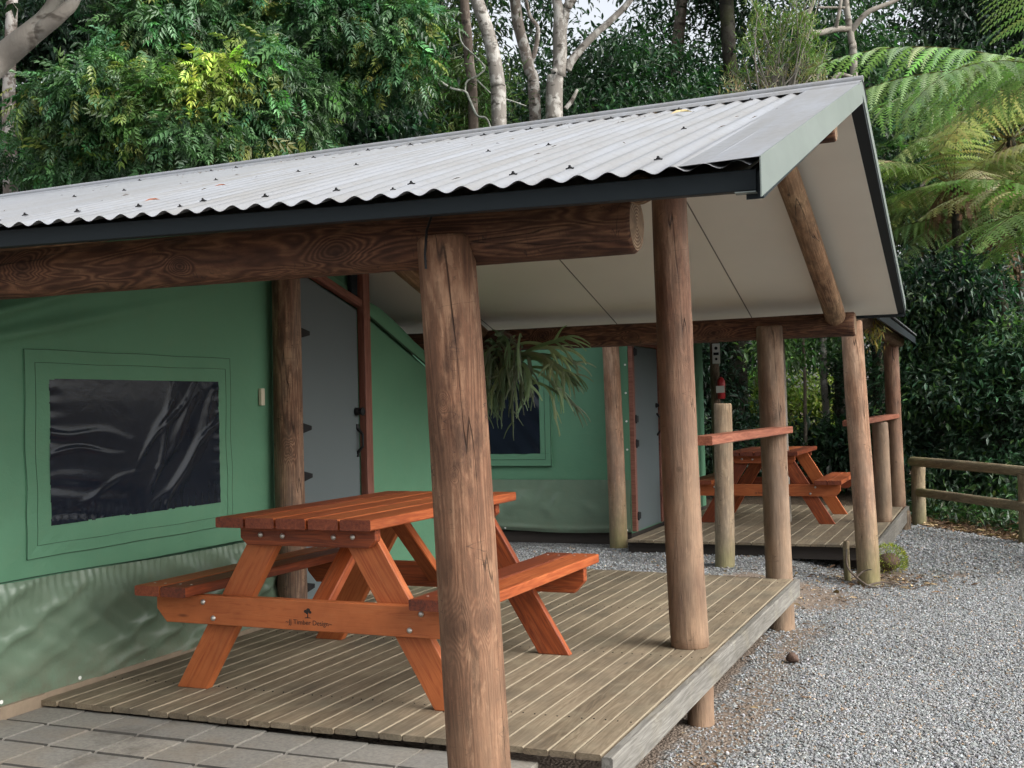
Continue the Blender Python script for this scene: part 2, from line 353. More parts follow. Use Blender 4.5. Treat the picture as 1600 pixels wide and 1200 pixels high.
# ------------------------------------------------------------------ geometry helpers
class MB:
    def __init__(s): s.V = []; s.F = []; s.g = []; s.t = []; s.mi = []; s.n = 0
    def add(s, V, F, gco=None, tone=.5, mi=0):
        V = [tuple(v) for v in V]; b = s.n
        s.V += V; s.n += len(V); s.F += [tuple(i + b for i in f) for f in F]
        s.g += [tuple(v) for v in (gco if gco is not None else V)]; s.t += [(tone,) * 3] * len(V)
        s.mi += list(mi) if not np.isscalar(mi) else [mi] * len(F)
    def board(s, p0, p1, up, w, t, ch=.003, tone=None, endmi=0, edgemi=0):
        p0 = Vector(p0); p1 = Vector(p1); A = (p1 - p0); L = A.length; A.normalize()
        T = Vector(up); T = (T - A * T.dot(A)).normalized(); W = A.cross(T)
        a, b = w / 2, t / 2
        sec = [(-a + ch, -b), (a - ch, -b), (a, -b + ch), (a, b - ch), (a - ch, b), (-a + ch, b), (-a, b - ch), (-a, -b + ch)]
        ro = (random.random() * 9, random.random() * 9, random.random() * 9)
        V = []; g = []
        for q in (0, 1):
            for x, y in sec:
                V.append((p0 if q == 0 else p1) + W * x + T * y); g.append((q * L + ro[0], x + ro[1], y + ro[2]))
        F = [(i, (i + 1) % 8, 8 + (i + 1) % 8, 8 + i) for i in range(8)] + [tuple(range(7, -1, -1)), tuple(range(8, 16))]
        s.add(V, F, g, random.random() if tone is None else tone, [0, 0, 0, edgemi, 0, 0, 0, 0] + [endmi] * 2)
    def prism(s, poly, o, U, Vv, N, t, ang=0., tone=None):
        o = Vector(o); U = Vector(U); Vv = Vector(Vv); N = Vector(N); k = len(poly)
        ro = (random.random() * 9, random.random() * 9); c, sn = math.cos(ang), math.sin(ang)
        V = []; g = []
        for q in (0, t):
            for x, y in poly:
                V.append(o + U * x + Vv * y + N * q); g.append((c * x + sn * y + ro[0], -sn * x + c * y + ro[1], q))
        F = [(i, (i + 1) % k, k + (i + 1) % k, k + i) for i in range(k)] + [tuple(range(k - 1, -1, -1)), tuple(range(k, 2 * k))]
        s.add(V, F, g, random.random() if tone is None else tone)
    def box(s, x0, x1, y0, y1, z0, z1, **k):
        s.board((x0, (y0 + y1) / 2, (z0 + z1) / 2), (x1, (y0 + y1) / 2, (z0 + z1) / 2), (0, 0, 1), y1 - y0, z1 - z0, **k)
    def tube(s, pts, r, segs=8, mi=0, tone=.5):
        pts = [Vector(p) for p in pts]; n = len(pts); V = []; F = []
        rs = r if not np.isscalar(r) else [r] * n
        ref = Vector((.31, .22, .93))
        for i, p in enumerate(pts):
            A = (pts[min(i + 1, n - 1)] - pts[max(i - 1, 0)]).normalized()
            X = A.cross(ref)
            if X.length < .1: X = A.cross(Vector((1, 0, 0)))
            X.normalize(); Y = A.cross(X)
            for k in range(segs):
                a = 6.28319 * k / segs; V.append(p + (X * math.cos(a) + Y * math.sin(a)) * rs[i])
        for i in range(n - 1):
            for k in range(segs): F.append((i * segs + k, i * segs + (k + 1) % segs, (i + 1) * segs + (k + 1) % segs, (i + 1) * segs + k))
        F += [tuple(range(segs - 1, -1, -1)), tuple((n - 1) * segs + k for k in range(segs))]
        s.add(V, F, None, tone, mi)
    def cyl(s, p0, p1, r, segs=14, mi=0, ch=.15):
        p0 = Vector(p0); p1 = Vector(p1); d = (p1 - p0)
        s.tube([p0, p0 + d * .02, p1 - d * ch, p1], [r * .96, r, r, r * .8], segs, mi)
    def build(s, name, mats, parent=None, smooth=False, org=None):
        V = np.array(s.V, float); o = np.array(wloc(parent)) if parent is not None else (np.array(org) if org is not None else np.zeros(3))
        if len(V): V = V - o
        me = np_mesh(name, V, s.F, mats, s.t, s.g, s.mi, smooth)
        return link(name, me, parent, None if (parent is not None or org is None) else org)

def bevel(o, w=.003, seg=2):
    m = o.modifiers.new('edge', 'BEVEL'); m.width = w; m.segments = seg; m.limit_method = 'ANGLE'; m.angle_limit = .6
    return o

def log(name, p0, p1, r0, r1, mat, parent=None, seed=0, segs=40, lump=.055, bow=.012):
    p0 = Vector(p0); p1 = Vector(p1); A = p1 - p0; L = A.length
    n = max(4, int(L / .06)); f = sines(seed, 10, 1., 14.); w = sines(seed + 900, 4, .8, 3.)
    z = np.linspace(0, 1, n); z = np.concatenate(([0], [.012 / L], z[1:-1], [1 - .012 / L], [1])); sc = np.ones(len(z)); sc[0] = sc[-1] = .9
    th = np.linspace(0, 2 * np.pi, segs, endpoint=False); Z, T = np.meshgrid(z, th, indexing='ij')
    r = (r0 + (r1 - r0) * Z) * sc[:, None]
    nz = f(np.cos(T) * 1.3, np.sin(T) * 1.3, Z * L * 1.1)
    r = r * (1 + lump * nz * 1.6)
    bx = bow * w(Z * L, 0, 0) * np.minimum(1, np.minimum(Z, 1 - Z) * 6); by = bow * w(0, Z * L, 3) * np.minimum(1, np.minimum(Z, 1 - Z) * 6)
    V = np.stack([np.cos(T) * r + bx, np.sin(T) * r + by, Z * L], -1).reshape(-1, 3)
    m = len(z); i, k = np.meshgrid(np.arange(m - 1), np.arange(segs), indexing='ij')
    q = np.stack([i * segs + k, i * segs + (k + 1) % segs, (i + 1) * segs + (k + 1) % segs, (i + 1) * segs + k], -1).reshape(-1, 4)
    F = [tuple(x) for x in q] + [tuple(range(segs - 1, -1, -1)), tuple((m - 1) * segs + k for k in range(segs))]
    me = np_mesh(name, V, F, [mat, M['end']], midx=[0] * len(q) + [1, 1], smooth=[True] * len(q) + [False] * 2)
    o = link(name, me, parent)
    o.location = p0 - (wloc(parent) if parent is not None else Vector((0, 0, 0)))
    o.rotation_mode = 'QUATERNION'; o.rotation_quaternion = Vector((0, 0, 1)).rotation_difference(A.normalized())
    return o

def grid(P, name, mat, parent, smooth=True, close=0.):
    """P (m,n,3) world points -> sheet"""
    m, n = P.shape[:2]; o = np.array(wloc(parent)) if parent is not None else np.zeros(3)
    i, k = np.meshgrid(np.arange(m - 1), np.arange(n - 1), indexing='ij')
    F = np.stack([i * n + k, i * n + k + 1, (i + 1) * n + k + 1, (i + 1) * n + k], -1).reshape(-1, 4)
    return link(name, np_mesh(name, P.reshape(-1, 3) - o, F, mat, smooth=smooth), parent)

# ------------------------------------------------------------------ shelter over the near tent
def ridge_z(x): return G0 + 1.53 - .0107 * (-.54 - x)
def eave_z(x): return G0 + .612 + .010 * np.clip(-.52 - x, 0, 1.18) + .028 * np.clip(-1.7 - x, 0, 1.5) + .010 * np.maximum(0, -3.2 - x)
DT = .37
YE, YR, YB = 2.95, 5.80, 8.65                       # front eave, ridge, rear eave
def back_z(x): return G0 + .675 + .004 * (-.54 - x)
def roof_z(x, y):
    x = np.asarray(x, float); y = np.asarray(y, float)
    f = (y - YE) / (YR - YE); b = (y - YR) / (YB - YR)
    return np.where(y <= YR, eave_z(x) + (ridge_z(x) - eave_z(x)) * f, ridge_z(x) + (back_z(x) - ridge_z(x)) * b)

sh = thing('camp_shelter', (-2.6, 5.8, 0), 'open log shelter with grey corrugated iron roof and pale ceiling over the near tent', 'shelter')
PER = .087
def corr(x): return .0085 * np.sin(2 * np.pi * x / PER)
def sheet(ya, yb, name, ny=14):
    xs = np.arange(-7.6, -.545, PER / 10); ys = np.linspace(ya, yb, ny)
    X, Y = np.meshgrid(xs, ys, indexing='ij')
    w = sines(5, 5, 1.2, 4.)
    Z = roof_z(X, Y) + corr(X) + .004 * w(X, Y)
    return grid(np.stack([X, Y, Z], -1), name, M['roof'], sh)
rs = sheet(YE, YR - .03, 'roof_sheet'); sheet(YB, YR + .03, 'roof_sheet')
# the sheets have a little thickness: an under skin a few mm lower is the ceiling lining, see below
mb = MB()                                            # ridge capping: two wings and a roll
xs = np.linspace(-7.6, -.53, 12)
for sy in (-1, 1):
    for dz, yy in ((.026, .19),):
        P = [[(x, YR + sy * t, float(roof_z(x, YR + sy * max(t, .004))) + .020 - (.012 if t > .185 else 0)) for t in (.0, .03, .06, .12, .18, .19)] for x in xs]
        n = len(P[0])
        mb.add([p for r in P for p in r], [(i * n + k, i * n + k + 1, (i + 1) * n + k + 1, (i + 1) * n + k) for i in range(len(xs) - 1) for k in range(n - 1)])
mb.tube([(x, YR, float(ridge_z(x)) + .022) for x in xs], .017, 12)
mb.build('ridge_cap', M['roof'], sh, smooth=False)

# roof screws with saddle washers
sm = MB()
sm.board((-.021, 0, .002), (.021, 0, .002), (0, 0, 1), .012, .006, ch=.002); sm.cyl((0, 0, .004), (0, 0, .010), .011, 10); sm.cyl((0, 0, .010), (0, 0, .018), .0065, 6)
scr_me = None
def screw(x, y, s=1.):
    global scr_me
    k = round((x / PER - .25)); x = (k + .25) * PER
    sl = float(roof_z(x, y + .05) - roof_z(x, y - .05)) / .1
    loc = Vector((x, y, float(roof_z(x, y)) + .0085)) - Vector(sh.location)
    if scr_me is None:
        o = sm.build('roof_screw', M['black'], None); scr_me = o.data; o.parent = sh
    else: o = link('roof_screw', scr_me, sh)
    o.location = loc; o.rotation_euler = (math.atan(sl), 0, 0); o.scale = (s, s, s)
for k in range(12): screw(-3.75 + k * 3 * PER + (.087 if k == 9 else 0), 3.13 + .01 * (k % 3), .58)
for x in (-3.2, -2.4, -1.62): screw(x, 3.03, .42)
for x in np.arange(-4.4, -.9, .42): screw(x + .1 * math.sin(x * 9), 4.15 + .02 * math.sin(x * 5), .5)
for x in np.arange(-4.6, -.95, .36): screw(x + .07 * math.sin(x * 7), 5.50, .6)

# fascia, barges
mb = MB()
def fz(x): return float(eave_z(x)) - .013
segx = [-7.6, -3.2, -1.7, -.75, -.545]
for a, b in zip(segx[:-1], segx[1:]):
    V = []
    for x in (a, b):
        top = fz(x) + .002; bot = G0 + (.546 if x > -.7 else .549 + .0190 * min(2.45, -.75 - x) + .010 * max(0, -3.2 - x))
        V += [(x, 2.985, bot), (x, 2.985, top), (x, 3.02, top), (x, 3.02, bot)]
    mb.add(V, [(0, 1, 5, 4), (1, 2, 6, 5), (2, 3, 7, 6), (3, 0, 4, 7)] + ([(3, 2, 1, 0)] if a == segx[0] else []) + ([(4, 5, 6, 7)] if b == segx[-1] else []))
bevel(mb.build('fascia', M['fascia'], sh), .002)
mb = MB()
V = []
for x in (-7.6, -.56):
    b = float(back_z(x)); V += [(x, 8.60, b - .10), (x, 8.60, b - .012), (x, 8.63, b - .012), (x, 8.63, b - .10)]
mb.add(V, [(0, 1, 5, 4), (1, 2, 6, 5), (2, 3, 7, 6), (3, 0, 4, 7), (3, 2, 1, 0), (4, 5, 6, 7)])
mb.build('fascia', M['fascia'], sh)
for ya, yb in ((YE - .005, YR), (YR, YB)):
    bd = MB(); fl = MB()
    za, zb = (float(roof_z(-.56, y)) for y in (max(ya, YE), yb))
    xr = lambda y: -.525 - .012 * max(0, (y - 3) / 2.8 - .2)
    xa, xb = xr(ya), xr(yb)
    q = lambda x, y, z0, z1, w: [(x - w, y, z0), (x - w, y, z1), (x, y, z1), (x, y, z0)]
    FB = [(0, 1, 5, 4), (1, 2, 6, 5), (2, 3, 7, 6), (3, 0, 4, 7), (3, 2, 1, 0), (4, 5, 6, 7)]
    bd.add(q(xa - .004, ya + (.05 if ya < YR - 1 else 0.), za - .088, za - .016, .045 if ya < YR - 1 else .082) + q(xb - .004, yb - (.0 if yb == YR else .01), zb - .088, zb - .016, .045 if ya < YR - 1 else .082), FB)
    bd.build('barge_board', M['fascia'], sh)
    # light folded flashing: outer face, top wing lying over the last corrugations
    fd = .092 if ya < YR - 1 else .055
    fl.add(q(xa, ya, za - fd, za + .013, .0035) + q(xb, yb, zb - fd, zb + .013, .0035), FB)
    ins = .008 if ya < YR - 1 else 0
    fl.add([(xa - .245, ya + .02, za + .0105), (xa - .0036, ya, za + .0125), (xb - .0036, yb, zb + .0125), (xb - .245, yb, zb + .0105),
            (xa - .245, ya + .02, za + .0095), (xa - .0036, ya, za + .0115), (xb - .0036, yb, zb + .0115), (xb - .245, yb, zb + .0095)],
           [(0, 1, 2, 3), (7, 6, 5, 4), (0, 4, 5, 1), (3, 2, 6, 7), (0, 3, 7, 4)])
    fl.build('barge_flashing', [M['barge'], M['roof']], sh)
me = [o for o in sh.children if o.name.startswith('barge_flashing')]
for o in me:
    mi = [0] * 6 + [1] * 5; o.data.polygons.foreach_set('material_index', mi)
mb = MB(); mb.board((-.60, 2.985, G0 + .541), (-.545, 2.985, G0 + .540), (0, .1, 1), .022, .003); mb.build('flashing_tab', M['barge'], sh)

# ceiling lining, with panel joints
mb = MB(); jn = MB()
def ceil_z(x, y): return float(roof_z(x, y)) - (.095 if y >= YR else .048 + .047 * max(0., (y - 3.) / 2.8))
for ya, yb in ((3.022, YR), (YR, 8.598)):
    cx_ = [-7.6, -6.8, -5.8, -4.74, -3.70, -3.2, -2.66, -1.70, -1.62, -.60]
    for xa_, xb_ in zip(cx_[:-1], cx_[1:]):
        V = []
        for x in (xa_, xb_):
            for y in (ya, yb): V += [(x, y, ceil_z(x, y)), (x, y, ceil_z(x, y) + .012)]
        mb.add(V, [(0, 2, 6, 4), (1, 5, 7, 3), (0, 4, 5, 1), (2, 3, 7, 6)] + ([(0, 1, 3, 2)] if xa_ == -7.6 else []) + ([(4, 6, 7, 5)] if xb_ == -.60 else []))
    for x in (-1.62, -2.66, -3.70, -4.74, -5.8):
        jn.board((x, ya + .01, ceil_z(x, ya + .01) - .0005), (x, yb - .01, ceil_z(x, yb - .01) - .0005), (0, 0, 1), .008, .004, ch=.0005)
ce = mb.build('ceiling', M['ceiling'], sh); jn.build('panel_joint', M['joint'], ce)

# logs of the frame
BY = 3.275
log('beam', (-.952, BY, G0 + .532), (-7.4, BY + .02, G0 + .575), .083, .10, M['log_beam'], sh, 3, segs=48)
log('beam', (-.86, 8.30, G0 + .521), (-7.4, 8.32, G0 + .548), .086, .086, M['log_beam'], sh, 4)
log('post', (-1.453, 3.225, -.1), (-1.552, 3.215, G0 + .530), .0985, .0895, M['log_front'], sh, 21, segs=56, lump=.045)
log('post', (-1.472, 5.825, DT - .006), (-1.517, 5.80, G0 + 1.40), .097, .088, M['log_mid'], sh, 22, segs=48)
log('post', (-1.425, 8.30, -.1), (-1.440, 8.22, G0 + .53), .095, .091, M['log_rear'], sh, 33)
log('post', (-3.868, 5.83, -.1), (-3.868, 5.81, G0 + 1.30), .090, .080, M['log_inner'], sh, 24)
log('rafter', (-.99, 8.375, G0 + .535), (-.98, 5.84, G0 + 1.325), .070, .064, M['log_rafter'], sh, 25)
log('rafter', (-.895, 3.10, G0 + .597), (-.95, 5.74, G0 + 1.36), .042, .066, M['log_rafter'], sh, 26)
log('rafter', (-3.70, 8.375, G0 + .545), (-3.70, 5.84, G0 + 1.32), .062, .058, M['log_rafter'], sh, 27)
log('rafter', (-3.72, 3.40, G0 + .66), (-3.70, 5.74, G0 + 1.32), .062, .058, M['log_rafter'], sh, 28)
log('ridge_log', (-.665, YR, G0 + 1.325), (-7.4, YR, G0 + 1.27), .066, .066, M['log_beam'], sh, 29)
mb = MB(); mb.tube([(-1.575, 3.175, G0 + .60), (-1.575, 3.135, G0 + .545), (-1.574, 3.118, G0 + .47), (-1.571, 3.116, G0 + .425)], .004, 8); mb.build('strap', M['black'], sh)
mb = MB()
mb.board((-1.41, 5.925, G0 - .200), (-1.375, 8.33, G0 - .208), (0, 0, 1), .125, .048, ch=.005, tone=.5)
mb.build('handrail', M['redrail'], sh)

# ------------------------------------------------------------------ near deck
DT = .37
dk = thing('timber_deck', (-2.6, 6.1, 0), 'weathered board deck on log stubs under the near picnic table', 'deck')
mb = MB(); nb = 26; x0, x1 = -3.945, -1.325; bw = (x1 - x0) / nb
for i in range(nb):
    x = x0 + bw * (i + .5); ya = 3.93 + random.uniform(-.006, .006) - .03 * (1 - i / nb) * 0; yb = 8.47 - .0 * i + (x + 3.9) * -.105
    mb.board((x, ya, DT - .0115 + random.uniform(-.0012, .0012)), (x, yb, DT - .0115 + random.uniform(-.0012, .0012)), (random.uniform(-.01, .01), 0, 1), bw - random.uniform(.0035, .006), .023, ch=.0042, edgemi=1)
for y in (4.37, 5.57, 6.82, 8.02):
    for i in range(nb):
        for q in (-.026, .026):
            x = x0 + bw * (i + .5) + q + random.uniform(-.004, .004); yy = y + random.uniform(-.006, .006)
            mb.add([(x + .0036 * math.cos(a), yy + .0036 * math.sin(a), DT + .0022) for a in np.arange(6) * 1.0472] + [(x + .0036 * math.cos(a), yy + .0036 * math.sin(a), DT - .004) for a in np.arange(6) * 1.0472], [tuple(range(6))] + [(k, k + 6, (k + 1) % 6 + 6, (k + 1) % 6) for k in range(6)], None, .5, 2)
mb.build('decking', [M['deck'], M['deck_pale_edge'], M['black']], dk)
mb = MB(); mb.board((-1.299, 3.915, DT - .060), (-1.299, 8.22, DT - .060), (1, 0, 0), .116, .042, ch=.006, tone=.55); mb.build('edge_board', M['deck_edge'], dk)
for y in (4.35, 5.55, 6.8, 8.0):
    mb = MB(); mb.box(-3.93, -1.33, y, y + .045, DT - .125, DT - .0255); mb.build('joist', M['dark_wood'], dk)
log('stump', (-1.405, 5.75, -.1), (-1.405, 5.75, DT - .028), .068, .068, M['log_mid'], dk, 72, segs=20)
mb = MB(); mb.box(-1.70, -1.335, 3.99, 4.03, .02, .20); mb.build('skirting_board', M['dark_wood'], dk)

# ------------------------------------------------------------------ paved strip
pv = MB(); tn = random.Random(3)
px = [-1.575 - .2365 * i for i in range(28)]; py = [3.955 - .2365 * i for i in range(17)]
for a in px:
    for b in py:
        if -1.0 + -1.2 < a and b < .0: pass
        h = .318 + .024 * (-1.6 - a) / 2.35 + tn.uniform(-.0022, .0022)
        if a - .118 > -1.70 and 3.05 < b - .1 < 3.55: continue
        pv.board((a - .2275, b - .118, h - .02), (a - .002, b - .118, h - .02), (tn.uniform(-.006, .006), tn.uniform(-.006, .006), 1), .2265, .04, ch=.007, tone=tn.random(), edgemi=1)
po = pv.build('paved_path', [M['paver'], M['sand']], None); tag(po, kind='structure')
mb = MB(); mb.box(-8.2, -1.585, -.2, 3.945, -.1, .296); tag(mb.build('path_base', M['sand'], None), kind='structure')

# ------------------------------------------------------------------ near tent
WX = -3.97
tt = thing('canvas_tent', (-5.4, 5.8, .3), 'green canvas tent with a large black vinyl window beside the near deck', 'tent')
wf = sines(61, 9, 1.2, 9.)
def tent_top(y): return np.where(y < YR, roof_z(WX, y) - .11, np.minimum(roof_z(WX, y) - .11, G0 + .68 - .27 * (y - 6.88)))
SKT = G0 - .722
# window opening
wy0, wy1, wz0, wz1 = 4.03, 5.268, G0 - .485, G0 + .176
def wall_x(Y, Z):
    d = .016 * wf(Y, Z * .9) + .020 * wf(Y * 1.9 + 1.0 * Z, Z * 1.1 - .5 * Y, 4.)
    q_ = np.maximum(np.maximum(wy0 - .19 - Y, Y - wy1 - .16), np.maximum(wz0 - .19 - Z, Z - wz1 - .18)); d = d * np.clip(.18 + q_ / .22, .18, 1.)
    # folds that run up to the fly at the near top corner
    u = (Z - (G0 + .47)) - .27 * (Y - 3.75); d = d + .055 * np.exp(-(u / .026) ** 2) * np.clip((5.0 - Y) / 1.1, 0, 1)
    u2 = (Z - (G0 + .36)) - .20 * (Y - 3.75); d = d + .042 * np.exp(-(u2 / .03) ** 2) * np.clip((5.2 - Y) / 1.1, 0, 1)
    for cy, cz, sy in ((wy0, wz0, -1), (wy1, wz0, 1)):   # pulls from the window corners
        r = np.hypot(Y - cy, Z - cz); a = np.arctan2(Z - cz, (Y - cy) * sy)
        d = d + .004 * np.cos(5 * a + 8 * r) * np.exp(-((r - .33) / .22) ** 2)
    return WX + d
ys = np.linspace(3.45, 5.80, 150); zs = np.linspace(0, 1, 90)
Y, T = np.meshgrid(ys, zs, indexing='ij'); Z = SKT + (tent_top(Y) - SKT) * T
inside = (Y > wy0 - .02) & (Y < wy1 + .02) & (Z > wz0 - .02) & (Z < wz1 + .02)
Xw = np.where(inside, WX - .004 + .2 * (wall_x(Y, Z) - WX), wall_x(Y, Z))
grid(np.stack([Xw, Y, Z], -1), 'wall', M['canvas'], tt)
# window: flap border (raised canvas frame with stitch lines) and vinyl
def frame(pts_out, pts_in, dx, name, mat, par):
    n = 24; Vs = []; F = []
    for k in range(4):
        a0, a1 = pts_out[k], pts_out[(k + 1) % 4]; b0, b1 = pts_in[k], pts_in[(k + 1) % 4]
        base = len(Vs)
        for i in range(n + 1):
            t = i / n
            for s_ in (0, .5, 1):
                o_ = [a0[j] + (a1[j] - a0[j]) * t for j in (0, 1)]; i_ = [b0[j] + (b1[j] - b0[j]) * t for j in (0, 1)]
                y = o_[0] + (i_[0] - o_[0]) * s_; z = o_[1] + (i_[1] - o_[1]) * s_
                Vs.append((max(float(wall_x(np.array(y), np.array(z))), WX - .006) + dx, y, z))
            Vs.append((WX - .02, i_[0], i_[1])); Vs.append((WX - .02, o_[0], o_[1]))
        for i in range(n):
            b = base + i * 5; F += [(b, b + 5, b + 6, b + 1), (b + 1, b + 6, b + 7, b + 2), (b + 2, b + 7, b + 8, b + 3), (b, b + 4, b + 9, b + 5)]
    m_ = MB(); m_.add(Vs, F); return m_.build(name, mat, par)
def rect(y0, y1, z0, z1): return [(y0, z0), (y1, z0), (y1, z1), (y0, z1)]
fo = rect(wy0 - .145, wy1 + .115, wz0 - .14, wz1 + .135)
wn = frame(fo, rect(wy0, wy1, wz0, wz1), .009, 'window_border', M['canvas'], tt)
st = MB()
def stitch(y0, y1, z0, z1, dx=.0105, r=.0010):
    for (a, b) in (((y0, z0), (y1, z0)), ((y1, z0), (y1, z1)), ((y1, z1), (y0, z1)), ((y0, z1), (y0, z0))):
        pts = []
        for i in range(25):
            t = i / 24; y = a[0] + (b[0] - a[0]) * t; z = a[1] + (b[1] - a[1]) * t
            pts.append((max(float(wall_x(np.array(y), np.array(z))), WX - .006) + dx, y + .0015 * math.sin(z * 13 + y0 * 9), z + .0015 * math.sin(y * 11 + z0 * 7)))
        st.tube(pts, r, 5)
stitch(wy0 - .145, wy1 + .115, wz0 - .14, wz1 + .135, .009, .0014); stitch(wy0 - .085, wy1 + .07, wz0 - .085, wz1 + .075)
st.build('seam', M['seam'], wn)
ys = np.linspace(wy0 - .004, wy1 + .004, 170); zs = np.linspace(wz0 - .004, wz1 + .004, 110)
Y, Z = np.meshgrid(ys, zs, indexing='ij'); vf = sines(77, 10, 3., 22.)
e = np.minimum(np.minimum(Y - wy0, wy1 - Y) / .14, np.minimum(Z - wz0, wz1 - Z) / .10).clip(0, 1)
dg = (Y - wy0) * .86 - (Z - wz0) * .52                      # diagonal folds to the lower far corner
fold = np.sin(dg * 34 + 3 * vf(Y * .3, Z * .3)) * np.clip(((Y - wy0) / 1.2 - (Z - wz0) / .9), 0, 1) ** .7
lowl = np.sin((Z - wz0) * 60 + 6 * (Y - wy0) + 3 * vf(Y * .25, Z * .25, 2.)) * np.exp(-((Y - wy0) / .4) ** 2) * np.exp(-((Z - wz0) / .28) ** 2)
D = .0060 * vf(Y * .55, Z * .55) * e + .0025 * lowl
r = np.random.default_rng(19)
for k in range(11):                                        # creases: short sharp ridges, most of them running to the lower far corner
    cy = wy0 + r.uniform(.45, 1.2) if k < 8 else wy0 + r.uniform(.05, .5); cz = wz0 + r.uniform(.05, .5); an = math.radians(r.normal(52, 9) if k < 8 else r.normal(-12, 22)); ln = r.uniform(.12, .42); wd = r.uniform(.012, .032)
    u = (Y - cy) * math.cos(an) + (Z - cz) * math.sin(an); v = -(Y - cy) * math.sin(an) + (Z - cz) * math.cos(an) + .02 * np.sin(u * 11 + k)
    D = D + r.uniform(.0022, .0062) * np.exp(-(u / ln) ** 2) * np.exp(-(v / wd) ** 2)
D = D + .0014 * np.sin(Y * 110 + 2 * vf(Y, Z)) * np.exp(-(Z - wz0) / .05) + .0010 * np.sin(Z * 90 + 2 * vf(Y, 0.)) * (np.exp(-(Y - wy0) / .05) + np.exp(-(wy1 - Y) / .05))
grid(np.stack([WX + .009 + D, Y, Z], -1), 'window', M['vinyl'], tt)
# lower vinyl skirt with gathers
ys = np.linspace(3.45, 5.98, 420); zs = np.linspace(0, 1, 70)
Y, T = np.meshgrid(ys, zs, indexing='ij'); SKB = DT + .012
Zt = SKT + .012 * np.sin(Y * 2.1); Z = Zt + (SKB - Zt) * T
sf = sines(88, 7, 1., 6.); s2 = sines(89, 6, 4., 20.)
ph = (Y - .85 * T - .12 * sf(Y, T * 2)) * 6.28 / .34
D = .016 + .040 * np.sin(T * np.pi) ** .8 * (.34 * np.sin(ph + 3.2 * sf(Y * 1.5, T)) + .75 * sf(Y * 2.6 - 1.9 * T, T * 1.3) + .35 * sf(Y * 6. - 3. * T, T * 2., 3.)) + .012 * np.sin(T * np.pi)
r = np.random.default_rng(23)
for k in range(15):                                        # long drag folds sweeping down towards the near end
    y0_ = r.uniform(3.6, 6.8); run = r.uniform(.7, 1.5); wd = r.uniform(.05, .11); t0 = r.uniform(-.2, .15); t1 = t0 + r.uniform(.8, 1.2)
    path = y0_ - run * T ** r.uniform(1.1, 1.7); env = np.clip((T - t0) / .2, 0, 1) ** 2 * np.clip((t1 - T) / .35, 0, 1) ** 2
    D += r.uniform(.010, .024) * env * np.exp(-((Y - path) / wd) ** 2)
D += .0060 * np.sin(Y * 2 * np.pi / .047 + 9 * s2(Y, 0)) * np.exp(-T / .13) * (.4 + .6 * np.abs(sf(Y * 3, 2.)))
D += .005 * s2(Y, T * .8) * np.sin(T * np.pi)
sk = grid(np.stack([WX + np.maximum(D, .006), Y, Z], -1), 'skirt', M['skirt'], tt)
hm = MB(); hm.tube([(WX + .014, y, SKT + .012 * math.sin(y * 2.1) + .006) for y in np.linspace(3.45, 5.98, 40)], .0022, 6); hm.build('seam', M['seam'], sk)
ey = MB(); ey.cyl((0, 0, 0), (.007, 0, 0), .009, 10)
em = None
for y in (3.72, 4.18, 4.62, 5.06, 5.5):
    if em is None: o = ey.build('eyelet', M['white'], None); em = o.data; o.parent = sk
    else: o = link('eyelet', em, sk)
    o.location = Vector((WX + .014, y, SKB + .028)) - Vector(tt.location)
bevel(MB.build((lambda b: (b.box(-4.05, WX + .035, 3.3, 3.955, .305, DT + .022), b.box(-4.05, WX + .022, 3.955, 8.4, DT - .05, DT + .022), b)[2])(MB()), 'base_board', M['concrete'], tt), .004)
mb = MB(); mb.box(WX + .002, WX + .022, 5.66, 5.695, G0 + .045, G0 + .145); bevel(mb.build('switch_plate', M['plate'], tt), .003)
# door, frame and the canvas round it
dy0, dy1 = 5.93, 6.80
def dtop(y): return G0 + .892 - .268 * (y - 6.03)
mb = MB(); mb.add([(WX + dx, y, z) for dx in (-.03, .008) for (y, z) in ((dy0, DT + .06), (dy1, DT + .06), (dy1, dtop(dy1)), (dy0, dtop(dy0)))],
                  [(3, 2, 1, 0), (4, 5, 6, 7), (0, 1, 5, 4), (1, 2, 6, 5), (2, 3, 7, 6), (3, 0, 4, 7)])
dr = bevel(mb.build('door', M['door'], tt), .003)
hg = MB(); hg.prism([(0, -.022), (.10, -.03), (.19, -.012), (.19, .012), (.10, .03), (0, .022)], (0, 0, 0), (0, 1, 0), (0, 0, 1), (1, 0, 0), .006); hmesh = None
for z in (G0 + .495, G0 - .10, G0 - .40, G0 - 1.09):
    if hmesh is None: o = hg.build('hinge', M['black'], None); hmesh = o.data; o.parent = dr
    else: o = link('hinge', hmesh, dr)
    o.location = Vector((WX + .0085, dy0 + .085, z)) - Vector(tt.location)
mb = MB(); mb.tube([(WX + .008, 6.765, G0 - .005), (WX + .03, 6.765, G0 - .005), (WX + .034, 6.765, G0 - .005), (WX + .062, 6.765, G0 - .005), (WX + .068, 6.765, G0 - .005)], [.028, .026, .014, .030, .022], 14); mb.build('knob', M['black'], dr, smooth=True)
mb = MB(); mb.tube([(WX + .008, 6.775, G0 - .09), (WX + .012, 6.775, G0 - .12), (WX + .05, 6.775, G0 - .16), (WX + .05, 6.775, G0 - .24), (WX + .012, 6.775, G0 - .28), (WX + .008, 6.775, G0 - .31)], [.012, .012, .009, .009, .012, .012], 8); mb.build('handle', M['black'], dr)
mb = MB()
mb.board((WX + .02, dy0 - .02, dtop(dy0) + .04), (WX + .02, dy1 + .02, dtop(dy1) + .04), (1, 0, 0), .055, .045, tone=.4)
mb.board((WX + .025, dy1 + .075, DT + .05), (WX + .025, dy1 + .065, ceil_z(WX, dy1) - .02), (1, 0, 0), .085, .055, tone=.6)
